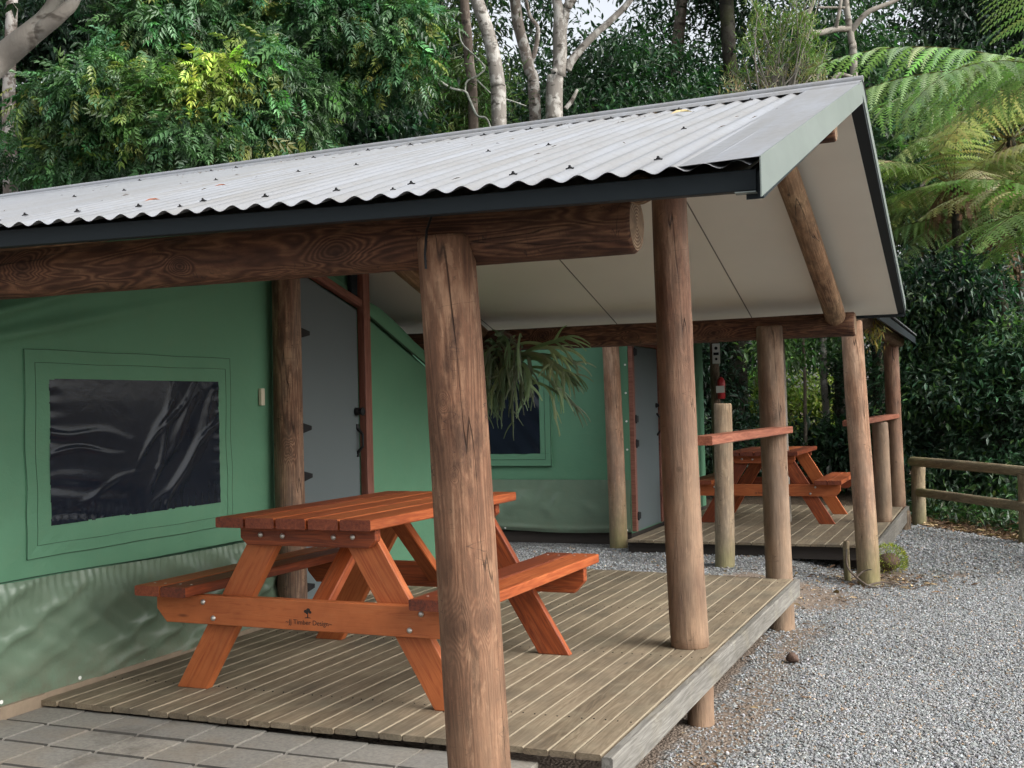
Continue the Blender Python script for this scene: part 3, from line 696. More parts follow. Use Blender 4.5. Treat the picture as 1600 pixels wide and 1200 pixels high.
bevel(mb.build('door_frame', M['frame_red'], tt), .003)
mb = MB(); mb.board((WX + .0, dy1 - .03, dtop(dy1) + .06), (WX + .0, dy1 - .03, ceil_z(WX, dy1) - .01), (1, 0, 0), .08, .03); mb.build('stud', M['fascia'], tt)
# gable canvas above the door, fly edge band
ys = np.linspace(5.80, 6.92, 30); zs = np.linspace(0, 1, 14); Y, T = np.meshgrid(ys, zs, indexing='ij')
Z0 = dtop(Y) + .05; Z1 = roof_z(WX, Y) - .10; Z = Z0 + (Z1 - Z0) * T
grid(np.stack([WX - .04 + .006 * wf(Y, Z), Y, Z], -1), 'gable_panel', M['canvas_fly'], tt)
ys = np.linspace(5.93, 6.80, 24); zs = np.linspace(0, 1, 6); Y, T = np.meshgrid(ys, zs, indexing='ij')
grid(np.stack([WX - .028 + .006 * np.sin(T * 3), Y, dtop(Y) + .06 + .085 * T], -1), 'fly_edge', M['canvas'], tt)
# panel behind the door, with drooping fly edge
ys = np.linspace(6.93, 8.42, 60); zs = np.linspace(0, 1, 40); Y, T = np.meshgrid(ys, zs, indexing='ij')
zt = G0 + .655 - .372 * (Y - 6.93); Z = DT + .02 + (zt - DT - .02) * T
grid(np.stack([WX - .01 + .008 * wf(Y, Z) + .004 * wf(Y * 4, Z * 2), Y, Z], -1), 'wall', M['canvas'], tt)
ys = np.linspace(6.93, 8.42, 60); zs = np.linspace(0, 1, 8); Y, T = np.meshgrid(ys, zs, indexing='ij')
zb = G0 + .665 - .372 * (Y - 6.93); zu = G0 + .755 - .30 * (Y - 6.93) - .055 * np.clip((Y - 7.1) / .5, 0, 1) + .02 * np.sin((Y - 6.93) * 4)
grid(np.stack([WX + .022 + .012 * np.sin(T * 3.1), Y, zb + (zu - zb) * T], -1), 'fly_edge', M['canvas'], tt)
mb = MB(); mb.tube([(WX + .02, y, G0 + .660 - .372 * (y - 6.93)) for y in np.linspace(6.93, 8.42, 20)], .006, 6); mb.build('hem', M['hem'], tt)
# body of the tent out of sight behind the canvas: end walls, fly roof, floor
mb = MB()
mb.add([(WX - .06, 3.47, DT), (-7.4, 3.47, DT), (-7.4, 8.4, DT), (WX - .06, 8.4, DT), (WX - .06, 3.47, 2.05), (-7.4, 3.47, 2.05), (-7.4, 8.4, 1.9), (WX - .06, 8.4, 1.75), (WX - .06, 5.8, 2.85), (-7.4, 5.8, 2.85)],
       [(0, 1, 2, 3), (0, 4, 5, 1), (3, 2, 6, 7), (4, 8, 9, 5), (7, 6, 9, 8), (1, 5, 9, 6, 2), (0, 3, 7, 8, 4)])
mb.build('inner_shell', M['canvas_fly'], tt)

# ------------------------------------------------------------------ picnic tables
def make_table(loc, rz, label):
    t = thing('picnic_table', loc, label, 'picnic table', 'orange timber picnic tables', rz)
    R_ = Matrix.Translation(loc) @ Matrix.Rotation(rz, 4, 'Z')
    def fin(mb, name, mats, par, smooth=False):
        o = mb.build(name, mats, None, smooth); o.parent = par; return o
    LT, HT, HB = .755, .800, .485
    mb = MB(); w = .1485
    for i in range(5):
        u = -.392 + .0735 + i * (.784 - .147) / 4
        mb.board((u, -LT + random.uniform(-.003, .003), HT - .0225), (u, LT + random.uniform(-.003, .003), HT - .0225), (0, 0, 1), .147, .045, ch=.005, endmi=1)
    fin(mb, 'tabletop', [M['table'], M['table_end']], t)
    bolt = MB(); bolt.tube([(0, 0, 0), (0, -.004, 0), (0, -.008, 0), (0, -.0105, 0)], [.0125, .0125, .009, .003], 12); bme = [None, None]
    def put_bolt(par, loc_, flip=1):
        if bme[0] is None: o = bolt.build('bolt', M['bolt'], None, True); bme[0] = o.data; o.parent = par
        else: o = link('bolt', bme[0], par)
        o.location = loc_; o.rotation_euler = (0, 0, 0 if flip > 0 else math.pi)
    for s in (-1, 1):
        mb = MB()
        for k in (0, 1):
            u = s * (.845 - .069 - k * .146)
            mb.board((u, -LT, HB - .0225), (u, LT, HB - .0225), (0, 0, 1), .139, .045, ch=.005, endmi=1)
        b = fin(mb, 'bench_seat', [M['table'], M['table_end']], t)
        for v in (-.665, .665):
            for k in (0, 1):
                for q in (-.03, .03):
                    if bme[1] is None:
                        sm_ = MB(); sm_.cyl((0, 0, 0), (0, 0, .0025), .006, 8); q_ = fin(sm_, 'screw', M['bolt'], b); bme[1] = q_.data
                    else: q_ = link('screw', bme[1], b)
                    q_.location = (s * (.845 - .069 - k * .146) + q, v, HB - .001)
    for e in (-1, 1):
        v0 = e * .640; N = (0, -e, 0)
        pr = [(-.82, .285 + .06), (-.82, .415), (.82, .415), (.82, .345), (.765, .285), (-.765, .285)]
        rl = MB(); rl.prism([(x, z + .02) for x, z in pr], (0, v0, 0), (1, 0, 0), (0, 0, 1), N, .045, 0.)
        r = bevel(fin(rl, 'bench_rail', M['table'], t), .004)
        cl = [(-.345, .755), (.345, .755), (.345, .70), (.310, .668), (-.310, .668), (-.345, .70)]
        cb = MB(); cb.prism(cl, (0, v0, 0), (1, 0, 0), (0, 0, 1), N, .045, 0.)
        c = bevel(fin(cb, 'top_cleat', M['table'], t), .004)
        for s in (-1, 1):
            lg = MB(); poly = [(s * .75, 0), (s * .582, 0), (s * .125, .754), (s * .293, .754)]
            if s > 0: poly = poly[::-1]
            lg.prism(poly, (0, v0 - e * .0455, 0), (1, 0, 0), (0, 0, 1), N, .045, math.atan2(.754, -s * .457))
            bevel(fin(lg, 'leg', M['table'], t), .004)
            for (u, z) in ((.555, .405), (.50, .335)): put_bolt(r, (s * u, v0 + e * .0003, z), -e)
            for (u, z) in ((.235, .715), (.12 if s < 0 else .14, .712)): put_bolt(c, (s * u, v0 + e * .0003, z), -e)
        br = MB(); br.board((.0, e * .585, .355), (.0, e * .13, .735), (0, .3, 1), .09, .045, ch=.004)
        fin(br, 'brace', M['table'], t)
        if e < 0:       # burnt-in maker's mark on the near rail
            cu = bpy.data.curves.new('maker_mark', 'FONT'); cu.body = '~JJ Timber Design~'; cu.size = .030; cu.align_x = 'CENTER'; cu.align_y = 'CENTER'; cu.extrude = .0003
            cu.materials.append(M['ink']); o = bpy.data.objects.new('maker_mark', cu); COL.objects.link(o); me_ = bpy.data.meshes.new_from_object(o); bpy.data.objects.remove(o); o = link('maker_mark', me_, r)
            o.location = (.005, v0 - .0006, .340); o.rotation_euler = (math.pi / 2, 0, 0)
            tr = MB(); y_ = v0 - .0009
            def blob(x, z, rr, k=9):
                P_ = [(x + rr * math.cos(6.283 * i / k), y_, z + rr * .85 * math.sin(6.283 * i / k)) for i in range(k)]
                tr.add(P_ + [(p[0], v0 + .001, p[2]) for p in P_], [tuple(range(k))] + [(i, k + i, k + (i + 1) % k, (i + 1) % k) for i in range(k)])
            for x, z, rr in ((-.010, .389, .0085), (.004, .395, .010), (.013, .386, .0075), (-.002, .383, .007)): blob(x, z, rr)
            tr.add([(-.002, y_, .362), (.004, y_, .362), (.003, y_, .385), (-.0005, y_, .385)], [(0, 1, 2, 3)])
            tr.add([(-.016, y_, .360), (.018, y_, .360), (.012, y_, .3635), (-.010, y_, .3635)], [(0, 1, 2, 3)])
            fin(tr, 'tree_emblem', M['ink'], r)
    return t
make_table((-2.745, 4.897, DT), -.0149, 'orange oiled timber picnic table on the near deck, partly behind the thick log post')
D2 = .262
make_table((-2.36, 13.50, D2), 0., 'smaller-looking orange timber picnic table on the far deck between log posts')

# ------------------------------------------------------------------ far deck, far tent, far shelter
dk2 = thing('timber_deck', (-2.2, 13.1, 0), 'greyish board deck beyond the gravel gap, under the far picnic table', 'deck')
mb = MB(); nb = 17; x0, x1 = -3.42, -1.065; bw = (x1 - x0) / nb
for i in range(nb):
    x = x0 + bw * (i + .5)
    mb.board((x, 11.10, D2 - .0115 + random.uniform(-.0015, .0015)), (x, 15.25, D2 - .0115 + random.uniform(-.0015, .0015)), (random.uniform(-.012, .012), 0, 1), bw - random.uniform(.004, .008), .023, ch=.0045, edgemi=1)
mb.build('decking', [M['deck'], M['deck_pale_edge']], dk2)
mb = MB(); mb.board((-1.04, 11.12, D2 - .085), (-1.02, 15.28, D2 - .085), (1, 0, 0), .168, .045, ch=.006, tone=.2); mb.build('edge_board', M['deck_edge'], dk2)
for y in (11.16, 13.1):
    mb = MB(); mb.box(-3.42, -1.075, y, y + .045, D2 - .15, D2 - .026); mb.build('joist', M['dark_wood'], dk2)
mb = MB(); mb.box(-1.38, -1.20, 11.3, 11.5, -.02, D2 - .16); mb.build('stump', M['dark_wood'], dk2)
log('stump', (-1.06, 14.9, -.1), (-1.06, 14.9, D2 - .03), .10, .10, M['log_dull'], dk2, 71, segs=20)

T2Y = 11.75; T2X = -3.56
t2 = thing('canvas_tent', (-5.2, 13.5, .1), 'far green canvas tent facing the gravel gap, hanging fern before its window', 'tent')
w2 = sines(91, 9, 1., 8.)
def wall2(X, Z): return T2Y - .014 * w2(X, Z) - .012 * np.sin((X * .8 + Z * .75) * 9) * np.exp(-((X + 4.1) / .5) ** 2 - ((Z - 1.75) / .5) ** 2)
xs = np.linspace(-7.2, T2X, 120); zs = np.linspace(0, 1, 60); X, T = np.meshgrid(xs, zs, indexing='ij'); zt = G0 - .80
Z = zt + (2.42 - zt) * T
grid(np.stack([X, wall2(X, Z), Z], -1), 'wall', M['canvas'], t2)
bx0, bx1, bz0, bz1 = -5.95, -4.565, G0 - .515, G0 + .30
mb = MB()
fr2 = [(bx0 - .13, bx1 + .125, bz1, bz1 + .13), (bx0 - .13, bx1 + .125, bz0 - .135, bz0), (bx0 - .13, bx0, bz0, bz1), (bx1, bx1 + .125, bz0, bz1)]
for a, b, c, d in fr2: mb.box(a, b, T2Y - .030, T2Y + .02, c, d, ch=.003)
wb2 = mb.build('window_border', M['canvas'], t2)
mb = MB()
for (a, b) in (((bx0 - .13, bz0 - .135), (bx1 + .125, bz0 - .135)), ((bx1 + .125, bz0 - .135), (bx1 + .125, bz1 + .13)), ((bx0 - .07, bz0 - .065), (bx1 + .06, bz0 - .065)), ((bx1 + .06, bz0 - .065), (bx1 + .06, bz1 + .1))):
    mb.tube([(a[0], T2Y - .032, a[1]), (b[0], T2Y - .032, b[1])], .0022, 5)
mb.build('seam', M['seam'], wb2)
xs = np.linspace(bx0, bx1, 90); zs = np.linspace(bz0, bz1, 60); X, Z = np.meshgrid(xs, zs, indexing='ij')
dg = (X - bx1) * .8 + (Z - bz0) * .6
Yv = T2Y - .030 - .010 * w2(X * 2, Z * 2) - .009 * np.sin(dg * 30) * np.clip(1 + (X - bx1) / .8, 0, 1)
grid(np.stack([X, Yv, Z], -1), 'window', M['vinyl'], t2)
xs = np.linspace(-7.2, T2X + .005, 330); zs = np.linspace(0, 1, 50); X, T = np.meshgrid(xs, zs, indexing='ij'); s3f = sines(95, 8, 1., 8.)
zb_ = G0 - 1.36; Z = zt + (zb_ - zt) * T + .012 * np.sin(X * 3.3) * T
D = .018 + .036 * np.sin(np.pi * T) * s3f(X * 1.2, T * 1.5) + .006 * np.sin(X * 48 + 7 * s3f(X * 4, 0)) * np.exp(-T / .10) * (.3 + np.abs(s3f(X * 2, 5.))) + .012 * s3f(X * 3 + T * 2, T * 3) * T
r = np.random.default_rng(29)
for k in range(30):
    x0_ = r.uniform(-7., -3.4); run = r.uniform(-.5, .5); wd = r.uniform(.04, .10); t0 = r.uniform(.0, .6); t1 = t0 + r.uniform(.3, .6)
    D += r.uniform(.008, .018) * np.clip((T - t0) / .15, 0, 1) * np.clip((t1 - T) / .2, 0, 1) * np.exp(-((X - x0_ - run * T) / wd) ** 2)
D += .02 * np.exp(-((T - .93) / .05) ** 2) * (.5 + s3f(X * 3, 1.))
grid(np.stack([X, T2Y - .004 - np.maximum(D, .004), Z], -1), 'skirt', M['skirt'], t2)
ys = np.linspace(T2Y - .012, 11.79, 4); zs = np.linspace(0, 1, 20)
mb = MB(); mb.box(-7.2, T2X - .01, T2Y + .02, 15.2, .13, .25); mb.build('floor', M['dark_wood'], t2)
# side wall with the far door
mb = MB(); mb.add([(T2X, T2Y, .25), (T2X, 15.2, .25), (T2X, 15.2, 2.45), (T2X, T2Y, 2.42), (-7.2, T2Y + .03, .25), (-7.2, 15.2, .25), (-7.2, 15.2, 2.45), (-7.2, T2Y + .03, 2.42)],
       [(0, 1, 2, 3), (1, 5, 6, 2), (5, 4, 7, 6), (3, 2, 6, 7)]); mb.build('side_wall', M['canvas'], t2)
mb = MB(); mb.box(T2X + .004, T2X + .035, 11.84, 12.78, D2 + .012, G0 + .62); d2 = bevel(mb.build('door', M['door'], t2), .003)
mb = MB(); mb.box(T2X + .002, T2X + .05, 11.765, 11.835, D2 + .01, G0 + .70); mb.box(T2X + .002, T2X + .05, 12.79, 12.87, D2 + .01, G0 + .70); mb.box(T2X + .002, T2X + .05, 11.84, 12.785, G0 + .63, G0 + .70)
mb.build('door_frame', M['frame_red'], t2)
hm2 = None
for z in (G0 + .56, G0 - .16, G0 - .42, G0 - 1.19):
    b = MB(); b.box(T2X + .036, T2X + .055, 11.81, 11.93, z - .035, z + .035); b.cyl((T2X + .05, 11.835, z - .045), (T2X + .05, 11.835, z + .045), .016, 8); b.build('hinge', M['black'], d2)
mb = MB(); mb.tube([(T2X + .036, 12.70, G0 - .02), (T2X + .07, 12.70, G0 - .02), (T2X + .10, 12.70, G0 - .02)], [.03, .016, .032], 10); mb.build('knob', M['black'], d2)
mb = MB(); mb.tube([(T2X + .036, 12.72, G0 - .11), (T2X + .08, 12.72, G0 - .17), (T2X + .08, 12.72, G0 - .30), (T2X + .036, 12.72, G0 - .36)], .012, 8); mb.build('handle', M['black'], d2)
mb = MB(); mb.cyl((0, 0, 0), (0, -.010, 0), .011, 8); em = None
for p_ in [(T2X - .022, T2Y - .012, G0 + z) for z in (.42, .12, -.18, -.48)] + [(x, T2Y - .026, zb_ + .03) for x in (-5.0, -4.65, -4.3, -3.6)]:
    if em is None: o = mb.build('eyelet', M['white'], None); em = o.data; o.parent = t2
    else: o = link('eyelet', em, t2)
    o.location = Vector(p_) - Vector(t2.location)

s2_ = thing('camp_shelter', (-2.4, 13.2, 0), 'far log shelter whose dark corrugated eave shows past the near roof corner', 'shelter')
log('post', (-1.03, 10.45, -.08), (-1.115, 10.45, G0 + .68), .098, .090, M['log_mossy'], s2_, 41)
log('post', (-1.128, 15.20, -.1), (-1.155, 15.20, G0 + .70), .100, .094, M['log_mid'], s2_, 42)
log('post', (-1.144, 13.30, D2 - .005), (-1.153, 13.30, G0 - .262), .090, .088, M['log_rear'], s2_, 43, segs=28)
log('post', (-3.645, 11.55, .06), (-3.68, 11.55, G0 + .78), .093, .088, M['log_mossy'], s2_, 44)
log('post', (-3.33, 14.9, .0), (-3.33, 14.9, G0 + .95), .062, .060, M['log_dull'], s2_, 45, segs=24)
log('beam', (-1.10, 15.55, G0 + .735), (-1.10, 10.20, G0 + .755), .092, .088, M['log_dull'], s2_, 46)
mb = MB(); mb.board((-1.17, 10.58, G0 - .215), (-1.135, 15.28, G0 - .228), (0, 0, 1), .125, .052, ch=.005, tone=.6); mb.build('handrail', M['redrail'], s2_)
ys = np.arange(10.55, 15.75, .087 / 10); xs = np.linspace(-.87, -4.6, 8); Y, X = np.meshgrid(ys, xs, indexing='ij')
Z = G0 + .80 - .30 * (X + .87) + .0085 * np.sin(6.2832 * Y / .087); grid(np.stack([X, Y, Z], -1), 'roof_sheet', M['roof'], s2_)
mb = MB(); mb.board((-.90, 10.56, G0 + .735), (-.90, 15.74, G0 + .735), (1, 0, 0), .085, .022, ch=.002); mb.build('fascia', M['fascia'], s2_)
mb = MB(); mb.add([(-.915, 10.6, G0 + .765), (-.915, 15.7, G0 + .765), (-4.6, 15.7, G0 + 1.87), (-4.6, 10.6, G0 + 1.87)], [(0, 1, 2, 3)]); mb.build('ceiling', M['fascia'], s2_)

# standing post in the gap, small props
sp = thing('timber_post', (-2.27, 10.40, 0), 'short greyish log post standing alone on the gravel before the far deck', 'post')
log('shaft', (-2.285, 10.40, .05), (-2.262, 10.40, G0 - .012), .089, .080, M['log_gray'], sp, 51)
st_ = thing('timber_stake', (-1.21, 10.66, 0), 'small weathered grey stake beside the base of the far corner post', 'stake')
log('shaft', (-1.225, 10.62, -.02), (-1.232, 10.62, .36), .030, .026, M['log_gray'], st_, 52, segs=16)
fe = thing('fire_extinguisher', (-3.235, 14.82, G0 + .04), 'small red fire extinguisher hung on the thin dark post of the far shelter', 'fire extinguisher')
mb = MB(); mb.tube([(-3.235, 14.82, G0 + z) for z in (.04, .055, .27, .30, .325)], [.04, .05, .05, .036, .018], 14); mb.build('body', M['red'], fe, True)
mb = MB(); mb.tube([(-3.235, 14.82, G0 + z) for z in (.325, .36)], .016, 8); mb.board((-3.235, 14.82, G0 + .368), (-3.16, 14.78, G0 + .385), (0, 0, 1), .02, .012); mb.build('valve', M['black'], fe)
mb = MB(); mb.box(-3.29, -3.18, 14.765, 14.772, G0 + .12, G0 + .21); mb.build('sticker', M['white'], fe)
sg = thing('notice_sign', (-3.33, 14.83, G0 + .52), 'little white notice plate with dark marks at the top of the thin dark post', 'sign')
mb = MB(); mb.box(-3.335, -3.235, 14.80, 14.81, G0 + .50, G0 + .76); bevel(mb.build('plate', M['white'], sg), .003)
mb = MB(); mb.cyl((-3.285, 14.801, G0 + .70), (-3.285, 14.797, G0 + .70), .022, 10); mb.cyl((-3.285, 14.801, G0 + .56), (-3.285, 14.797, G0 + .56), .018, 10); mb.box(-3.32, -3.25, 14.796, 14.801, G0 + .61, G0 + .645); mb.build('symbol', M['black'], sg)

# log fence at the edge of the gravel
fn = thing('log_fence', (-.3, 14.6, 0), 'low two-rail log fence along the far edge of the gravel', 'fence')
log('post', (-.885, 15.5, -.15), (-.885, 15.5, G0 - .87), .085, .082, M['log_fence'], fn, 61, segs=24)
log('post', (.30, 13.75, -.15), (.31, 13.75, G0 - .86), .085, .082, M['log_fence'], fn, 62, segs=24)
log('rail', (-.97, 15.55, G0 - .815), (.55, 13.35, G0 - .835), .062, .058, M['log_fence'], fn, 64, segs=24)
log('rail', (-.89, 15.43, G0 - 1.20), (.55, 13.27, G0 - 1.215), .055, .052, M['log_fence'], fn, 65, segs=24)
for i, (x, y) in enumerate(((1.55, 11.9), (2.8, 10.1))):
    log('post', (x, y, -.15), (x, y, G0 - .8), .095, .092, M['log_fence'], fn, 66 + i, segs=24)
log('rail', (.52, 13.40, G0 - .79), (2.9, 9.95, G0 - .79), .070, .068, M['log_fence'], fn, 68, segs=24)
log('rail', (.52, 13.32, G0 - 1.19), (2.9, 9.87, G0 - 1.19), .062, .060, M['log_fence'], fn, 69, segs=24)

# ------------------------------------------------------------------ foliage builders (numpy)
def frames(d, up):
    d = d / np.linalg.norm(d, axis=1, keepdims=True); s = np.cross(up, d); n = np.linalg.norm(s, axis=1, keepdims=True); s = s / np.maximum(n, 1e-6)
    return np.stack([d, s, np.cross(d, s)], 2)      # columns: along, side, normal
LEAF = (np.array([(0, 0, 0), (.36, .17, .05), (.42, 0, 0), (.36, -.17, .05), (.74, .11, .0), (.74, -.11, .0), (1, 0, -.14)], float), [(0, 2, 1), (0, 3, 2), (1, 2, 6, 4), (3, 5, 6, 2)])
NARROW = (np.array([(0, 0, 0), (.4, .075, .02), (.4, -.075, .02), (1, 0, -.12)], float), [(0, 2, 3, 1)])
def _pinnate(k=4, droop=.5):
    V = []; F = []
    def lf(o, d, L, w):
        d = np.array(d) / np.linalg.norm(d); s = np.cross([0, 0, 1], d); b = len(V)
        for a, c, z in ((0, 0, 0), (.42, w, .05), (.42, -w, .05), (1, 0, -.22)): V.append(np.array(o) + d * a * L + s * c * L + np.array([0, 0, z * L]))
        F.append((b, b + 2, b + 3, b + 1))
    for i in range(k):
        x = .2 + .7 * i / (k - 1); z = -droop * x * x
        L = .46 - .14 * abs(i / (k - 1) - .4)
        for s in (-1, 1): lf((x, 0, z), (.6, s * .8, -.55), L, .235)
    lf((.92, 0, -droop * .85), (1, 0, -.85), .42, .235)
    return np.array(V), F
PINN = _pinnate()
def _whorl(k=7):
    V = []; F = []
    for i in range(k):
        a = 6.283 * i / k + .4 * math.sin(i * 5.1); c, s = math.cos(a), math.sin(a); el = .30 if i % 2 else -.05; b = len(V)
        for (x, y, z) in LEAF[0]: V.append((c * x * math.cos(el) - s * y, s * x * math.cos(el) + c * y, z + x * math.sin(el)))
        F += [tuple(q + b for q in f) for f in LEAF[1]]
    V = np.array(V); return V[:, [2, 0, 1]], F        # axis of the whorl along x
WHORL = _whorl()
def scatter(tpl, P, D, U, size, tint):
    Vt, Ft = tpl; R_ = frames(D, U); n = len(P)
    V = P[:, None, :] + np.einsum('nij,kj->nki', R_, Vt) * size[:, None, None]
    fl = np.array([i for f in Ft for i in f]); tot = np.array([len(f) for f in Ft])
    flat = (fl[None, :] + (np.arange(n) * len(Vt))[:, None]).reshape(-1)
    return V.reshape(-1, 3), (flat, np.tile(tot, n)), np.repeat(tint, len(Vt), 0)
def merge(parts):
    Vs, fl, tt_, ti, b = [], [], [], [], 0
    for V, (f, t), c in parts: Vs.append(V); fl.append(f + b); tt_.append(t); ti.append(c); b += len(V)
    return np.concatenate(Vs), (np.concatenate(fl), np.concatenate(tt_)), np.concatenate(ti)
def tint_of(base, n, r, dv=.35, dh=.18):
    b = np.array(base)[None, :] * np.exp(r.normal(0, dv, (n, 1))); b = b * np.exp(r.normal(0, dh, (n, 3)) * np.array([1., .4, .9])); return np.clip(b, .003, .6)
DARK = (.022, .055, .026); DEEP = (.014, .036, .020); MID = (.042, .095, .036); LITE = (.090, .175, .050); YEL = (.17, .225, .045); OLIVE = (.05, .075, .02)
def foliage(lobes, tpl, size, base, seed, n_per=40, spread=.16, droop=.35, tip=None, fill=1., dv=.35):
    """lobes: (x,y,z,rx,ry,rz,clumps). Leaves sit in clumps spread through each lobe, denser towards its skin."""
    r = np.random.default_rng(seed); Ps, Ds, Us, Ts = [], [], [], []
    for lb in lobes:
        c = np.array(lb[:3]); rad = np.array(lb[3:6]); k = max(1, int(lb[6] * fill))
        d = r.normal(size=(k, 3)); d /= np.linalg.norm(d, axis=1, keepdims=True)
        cc = c + d * rad * (r.uniform(.15, 1, (k, 1)) ** .45); out = d / rad; out /= np.linalg.norm(out, axis=1, keepdims=True)
        cb = tint_of(lb[7] if len(lb) > 7 else base, k, r, dv, .14)
        P = np.repeat(cc, n_per, 0) + r.normal(0, spread, (k * n_per, 3)) * np.array([1, 1, .6]); O = np.repeat(out, n_per, 0)
        D = O * .8 + r.normal(0, .75, O.shape) + np.array([0, 0, -droop]); U = r.normal(0, .45, O.shape) + np.array([0, 0, 1]) + O * .35
        T = np.repeat(cb, n_per, 0) * np.exp(r.normal(0, .22, (k * n_per, 1)))
        if tip is not None:
            m = r.random(k) < tip[1]; T[np.repeat(m, n_per)] = tint_of(tip[0], int(m.sum()) * n_per, r, .25, .1)
        Ps.append(P); Ds.append(D); Us.append(U); Ts.append(T)
    P = np.concatenate(Ps); n = len(P)
    return scatter(tpl, P, np.concatenate(Ds), np.concatenate(Us), size * np.exp(r.normal(0, .22, n)), np.concatenate(Ts))
def put(name, parts, mat, parent):
    V, F, T = merge(parts) if isinstance(parts, list) else parts
    o = np.array(wloc(parent)) if parent is not None else np.zeros(3)
    return link(name, np_mesh(name, V - o, F, mat, tint=T), parent)
def wood(name, paths, mat, parent, segs=12, seed=0):
    """paths: [([(x,y,z),...],[r,...]),...] smoothed into tapering limbs"""
    mb = MB(); f = sines(seed + 5, 6, 1., 7.)
    for pts, rs in paths:
        P = np.array(pts, float); t = np.linspace(0, len(P) - 1, max(8, int(8 * (len(P) - 1)) + 1)); i = np.clip(t.astype(int), 0, len(P) - 2); u = (t - i)[:, None]
        p0 = P[np.maximum(i - 1, 0)]; p1 = P[i]; p2 = P[i + 1]; p3 = P[np.minimum(i + 2, len(P) - 1)]
        Q = .5 * (2 * p1 + (p2 - p0) * u + (2 * p0 - 5 * p1 + 4 * p2 - p3) * u * u + (3 * p1 - p0 - 3 * p2 + p3) * u ** 3)
        rr = np.interp(t, np.arange(len(P)), rs); rr = rr * (1 + .13 * f(Q[:, 0] * 2, Q[:, 1] * 2, Q[:, 2] * 2))
        mb.tube([tuple(q) for q in Q], list(rr), segs)
    return mb.build(name, mat, parent, True)
def plant(name, loc, label, cat, group=None): return thing(name, loc, label, cat, group)

# ------------------------------------------------------------------ ground, gravel, litter
def sstep(a, b, v): t = np.clip((v - a) / (b - a), 0, 1); return t * t * (3 - 2 * t)
gn = sines(201, 12, .5, 7.)
def ground_h(x, y):
    h = .014 * gn(x, y) + .125 * sstep(-1.2, -2.1, x) * sstep(8.3, 9.5, y)
    h = h + .0 * x - .10 * sstep(-1.5, -1.9, x) * sstep(8.6, 8.1, y)
    return h + .25 * sstep(20, 40, y) * gn(x * .2, y * .2)
def dirt_m(x, y):
    n = gn(x * 2.2, y * 2.2) * .55
    d = np.exp(-((x + 1.28) / (.30 + .10 * np.sin(y * 2.3))) ** 2) * sstep(9.2, 8.2, y) * .60
    d = np.maximum(d, np.exp(-((x + 1.62) / .75) ** 2 - ((y - 9.55) / .75) ** 2) * .95)
    d = np.maximum(d, np.exp(-((x + .62) / .42) ** 2 - ((y - 3.65) / .38) ** 2) * .8)
    d = np.maximum(d, np.exp(-((x + 1.0) / .5) ** 2 - ((y - 10.9) / .7) ** 2) * .75)
    d = np.maximum(d, np.exp(-((x + .3) / .5) ** 2 - ((y - 11.2) / .5) ** 2) * .5)
    d = np.maximum(d, sstep(-1.3, -1.6, x) * sstep(8.4, 7.9, y))
    return d + n * .35 * (d > .05)
def litter_m(x, y):
    edge = 15.4 - 1.45 * (x + .9)
    d = sstep(-.2, .9, y - edge) * (x > -3.6)
    d = np.maximum(d, sstep(15.6, 16.4, y))
    return np.maximum(d, sstep(-7.6, -8.6, x))
gx = np.concatenate([[-400, -150, -60, -30, -18, -12], np.arange(-9, -2, .5), np.arange(-2, 1.6, .08), np.arange(1.6, 8, .6), [10, 14, 20, 40, 90, 200, 400]])
gy = np.concatenate([[-400, -150, -60, -25, -12, -6, -3], np.arange(-1, 3, .5), np.arange(3, 16.4, .08), np.arange(16.5, 30, .7), [34, 42, 60, 100, 200, 500]])
X, Y = np.meshgrid(gx, gy, indexing='ij'); Z = ground_h(X, Y)
P = np.stack([X, Y, Z], -1); m_, n_ = P.shape[:2]; i, k = np.meshgrid(np.arange(m_ - 1), np.arange(n_ - 1), indexing='ij')
F = np.stack([i * n_ + k, (i + 1) * n_ + k, (i + 1) * n_ + k + 1, i * n_ + k + 1], -1).reshape(-1, 4)
tc = np.stack([dirt_m(X, Y), litter_m(X, Y), 0 * X], -1).reshape(-1, 3)
gr = link('ground', np_mesh('ground', P.reshape(-1, 3), F, M['ground'], tint=np.clip(tc, 0, 1), smooth=True)); tag(gr, kind='structure')

def ico():
    t = (1 + 5 ** .5) / 2
    V = np.array([(-1, t, 0), (1, t, 0), (-1, -t, 0), (1, -t, 0), (0, -1, t), (0, 1, t), (0, -1, -t), (0, 1, -t), (t, 0, -1), (t, 0, 1), (-t, 0, -1), (-t, 0, 1)], float); V /= np.linalg.norm(V[0])
    F = [(0, 11, 5), (0, 5, 1), (0, 1, 7), (0, 7, 10), (0, 10, 11), (1, 5, 9), (5, 11, 4), (11, 10, 2), (10, 7, 6), (7, 1, 8), (3, 9, 4), (3, 4, 2), (3, 2, 6), (3, 6, 8), (3, 8, 9), (4, 9, 5), (2, 4, 11), (6, 2, 10), (8, 6, 7), (9, 8, 1)]
    return V, F
OCT = (np.array([(1, 0, 0), (-1, 0, 0), (0, 1, 0), (0, -1, 0), (0, 0, 1), (0, 0, -1)], float), [(0, 2, 4), (2, 1, 4), (1, 3, 4), (3, 0, 4), (2, 0, 5), (1, 2, 5), (3, 1, 5), (0, 3, 5)])
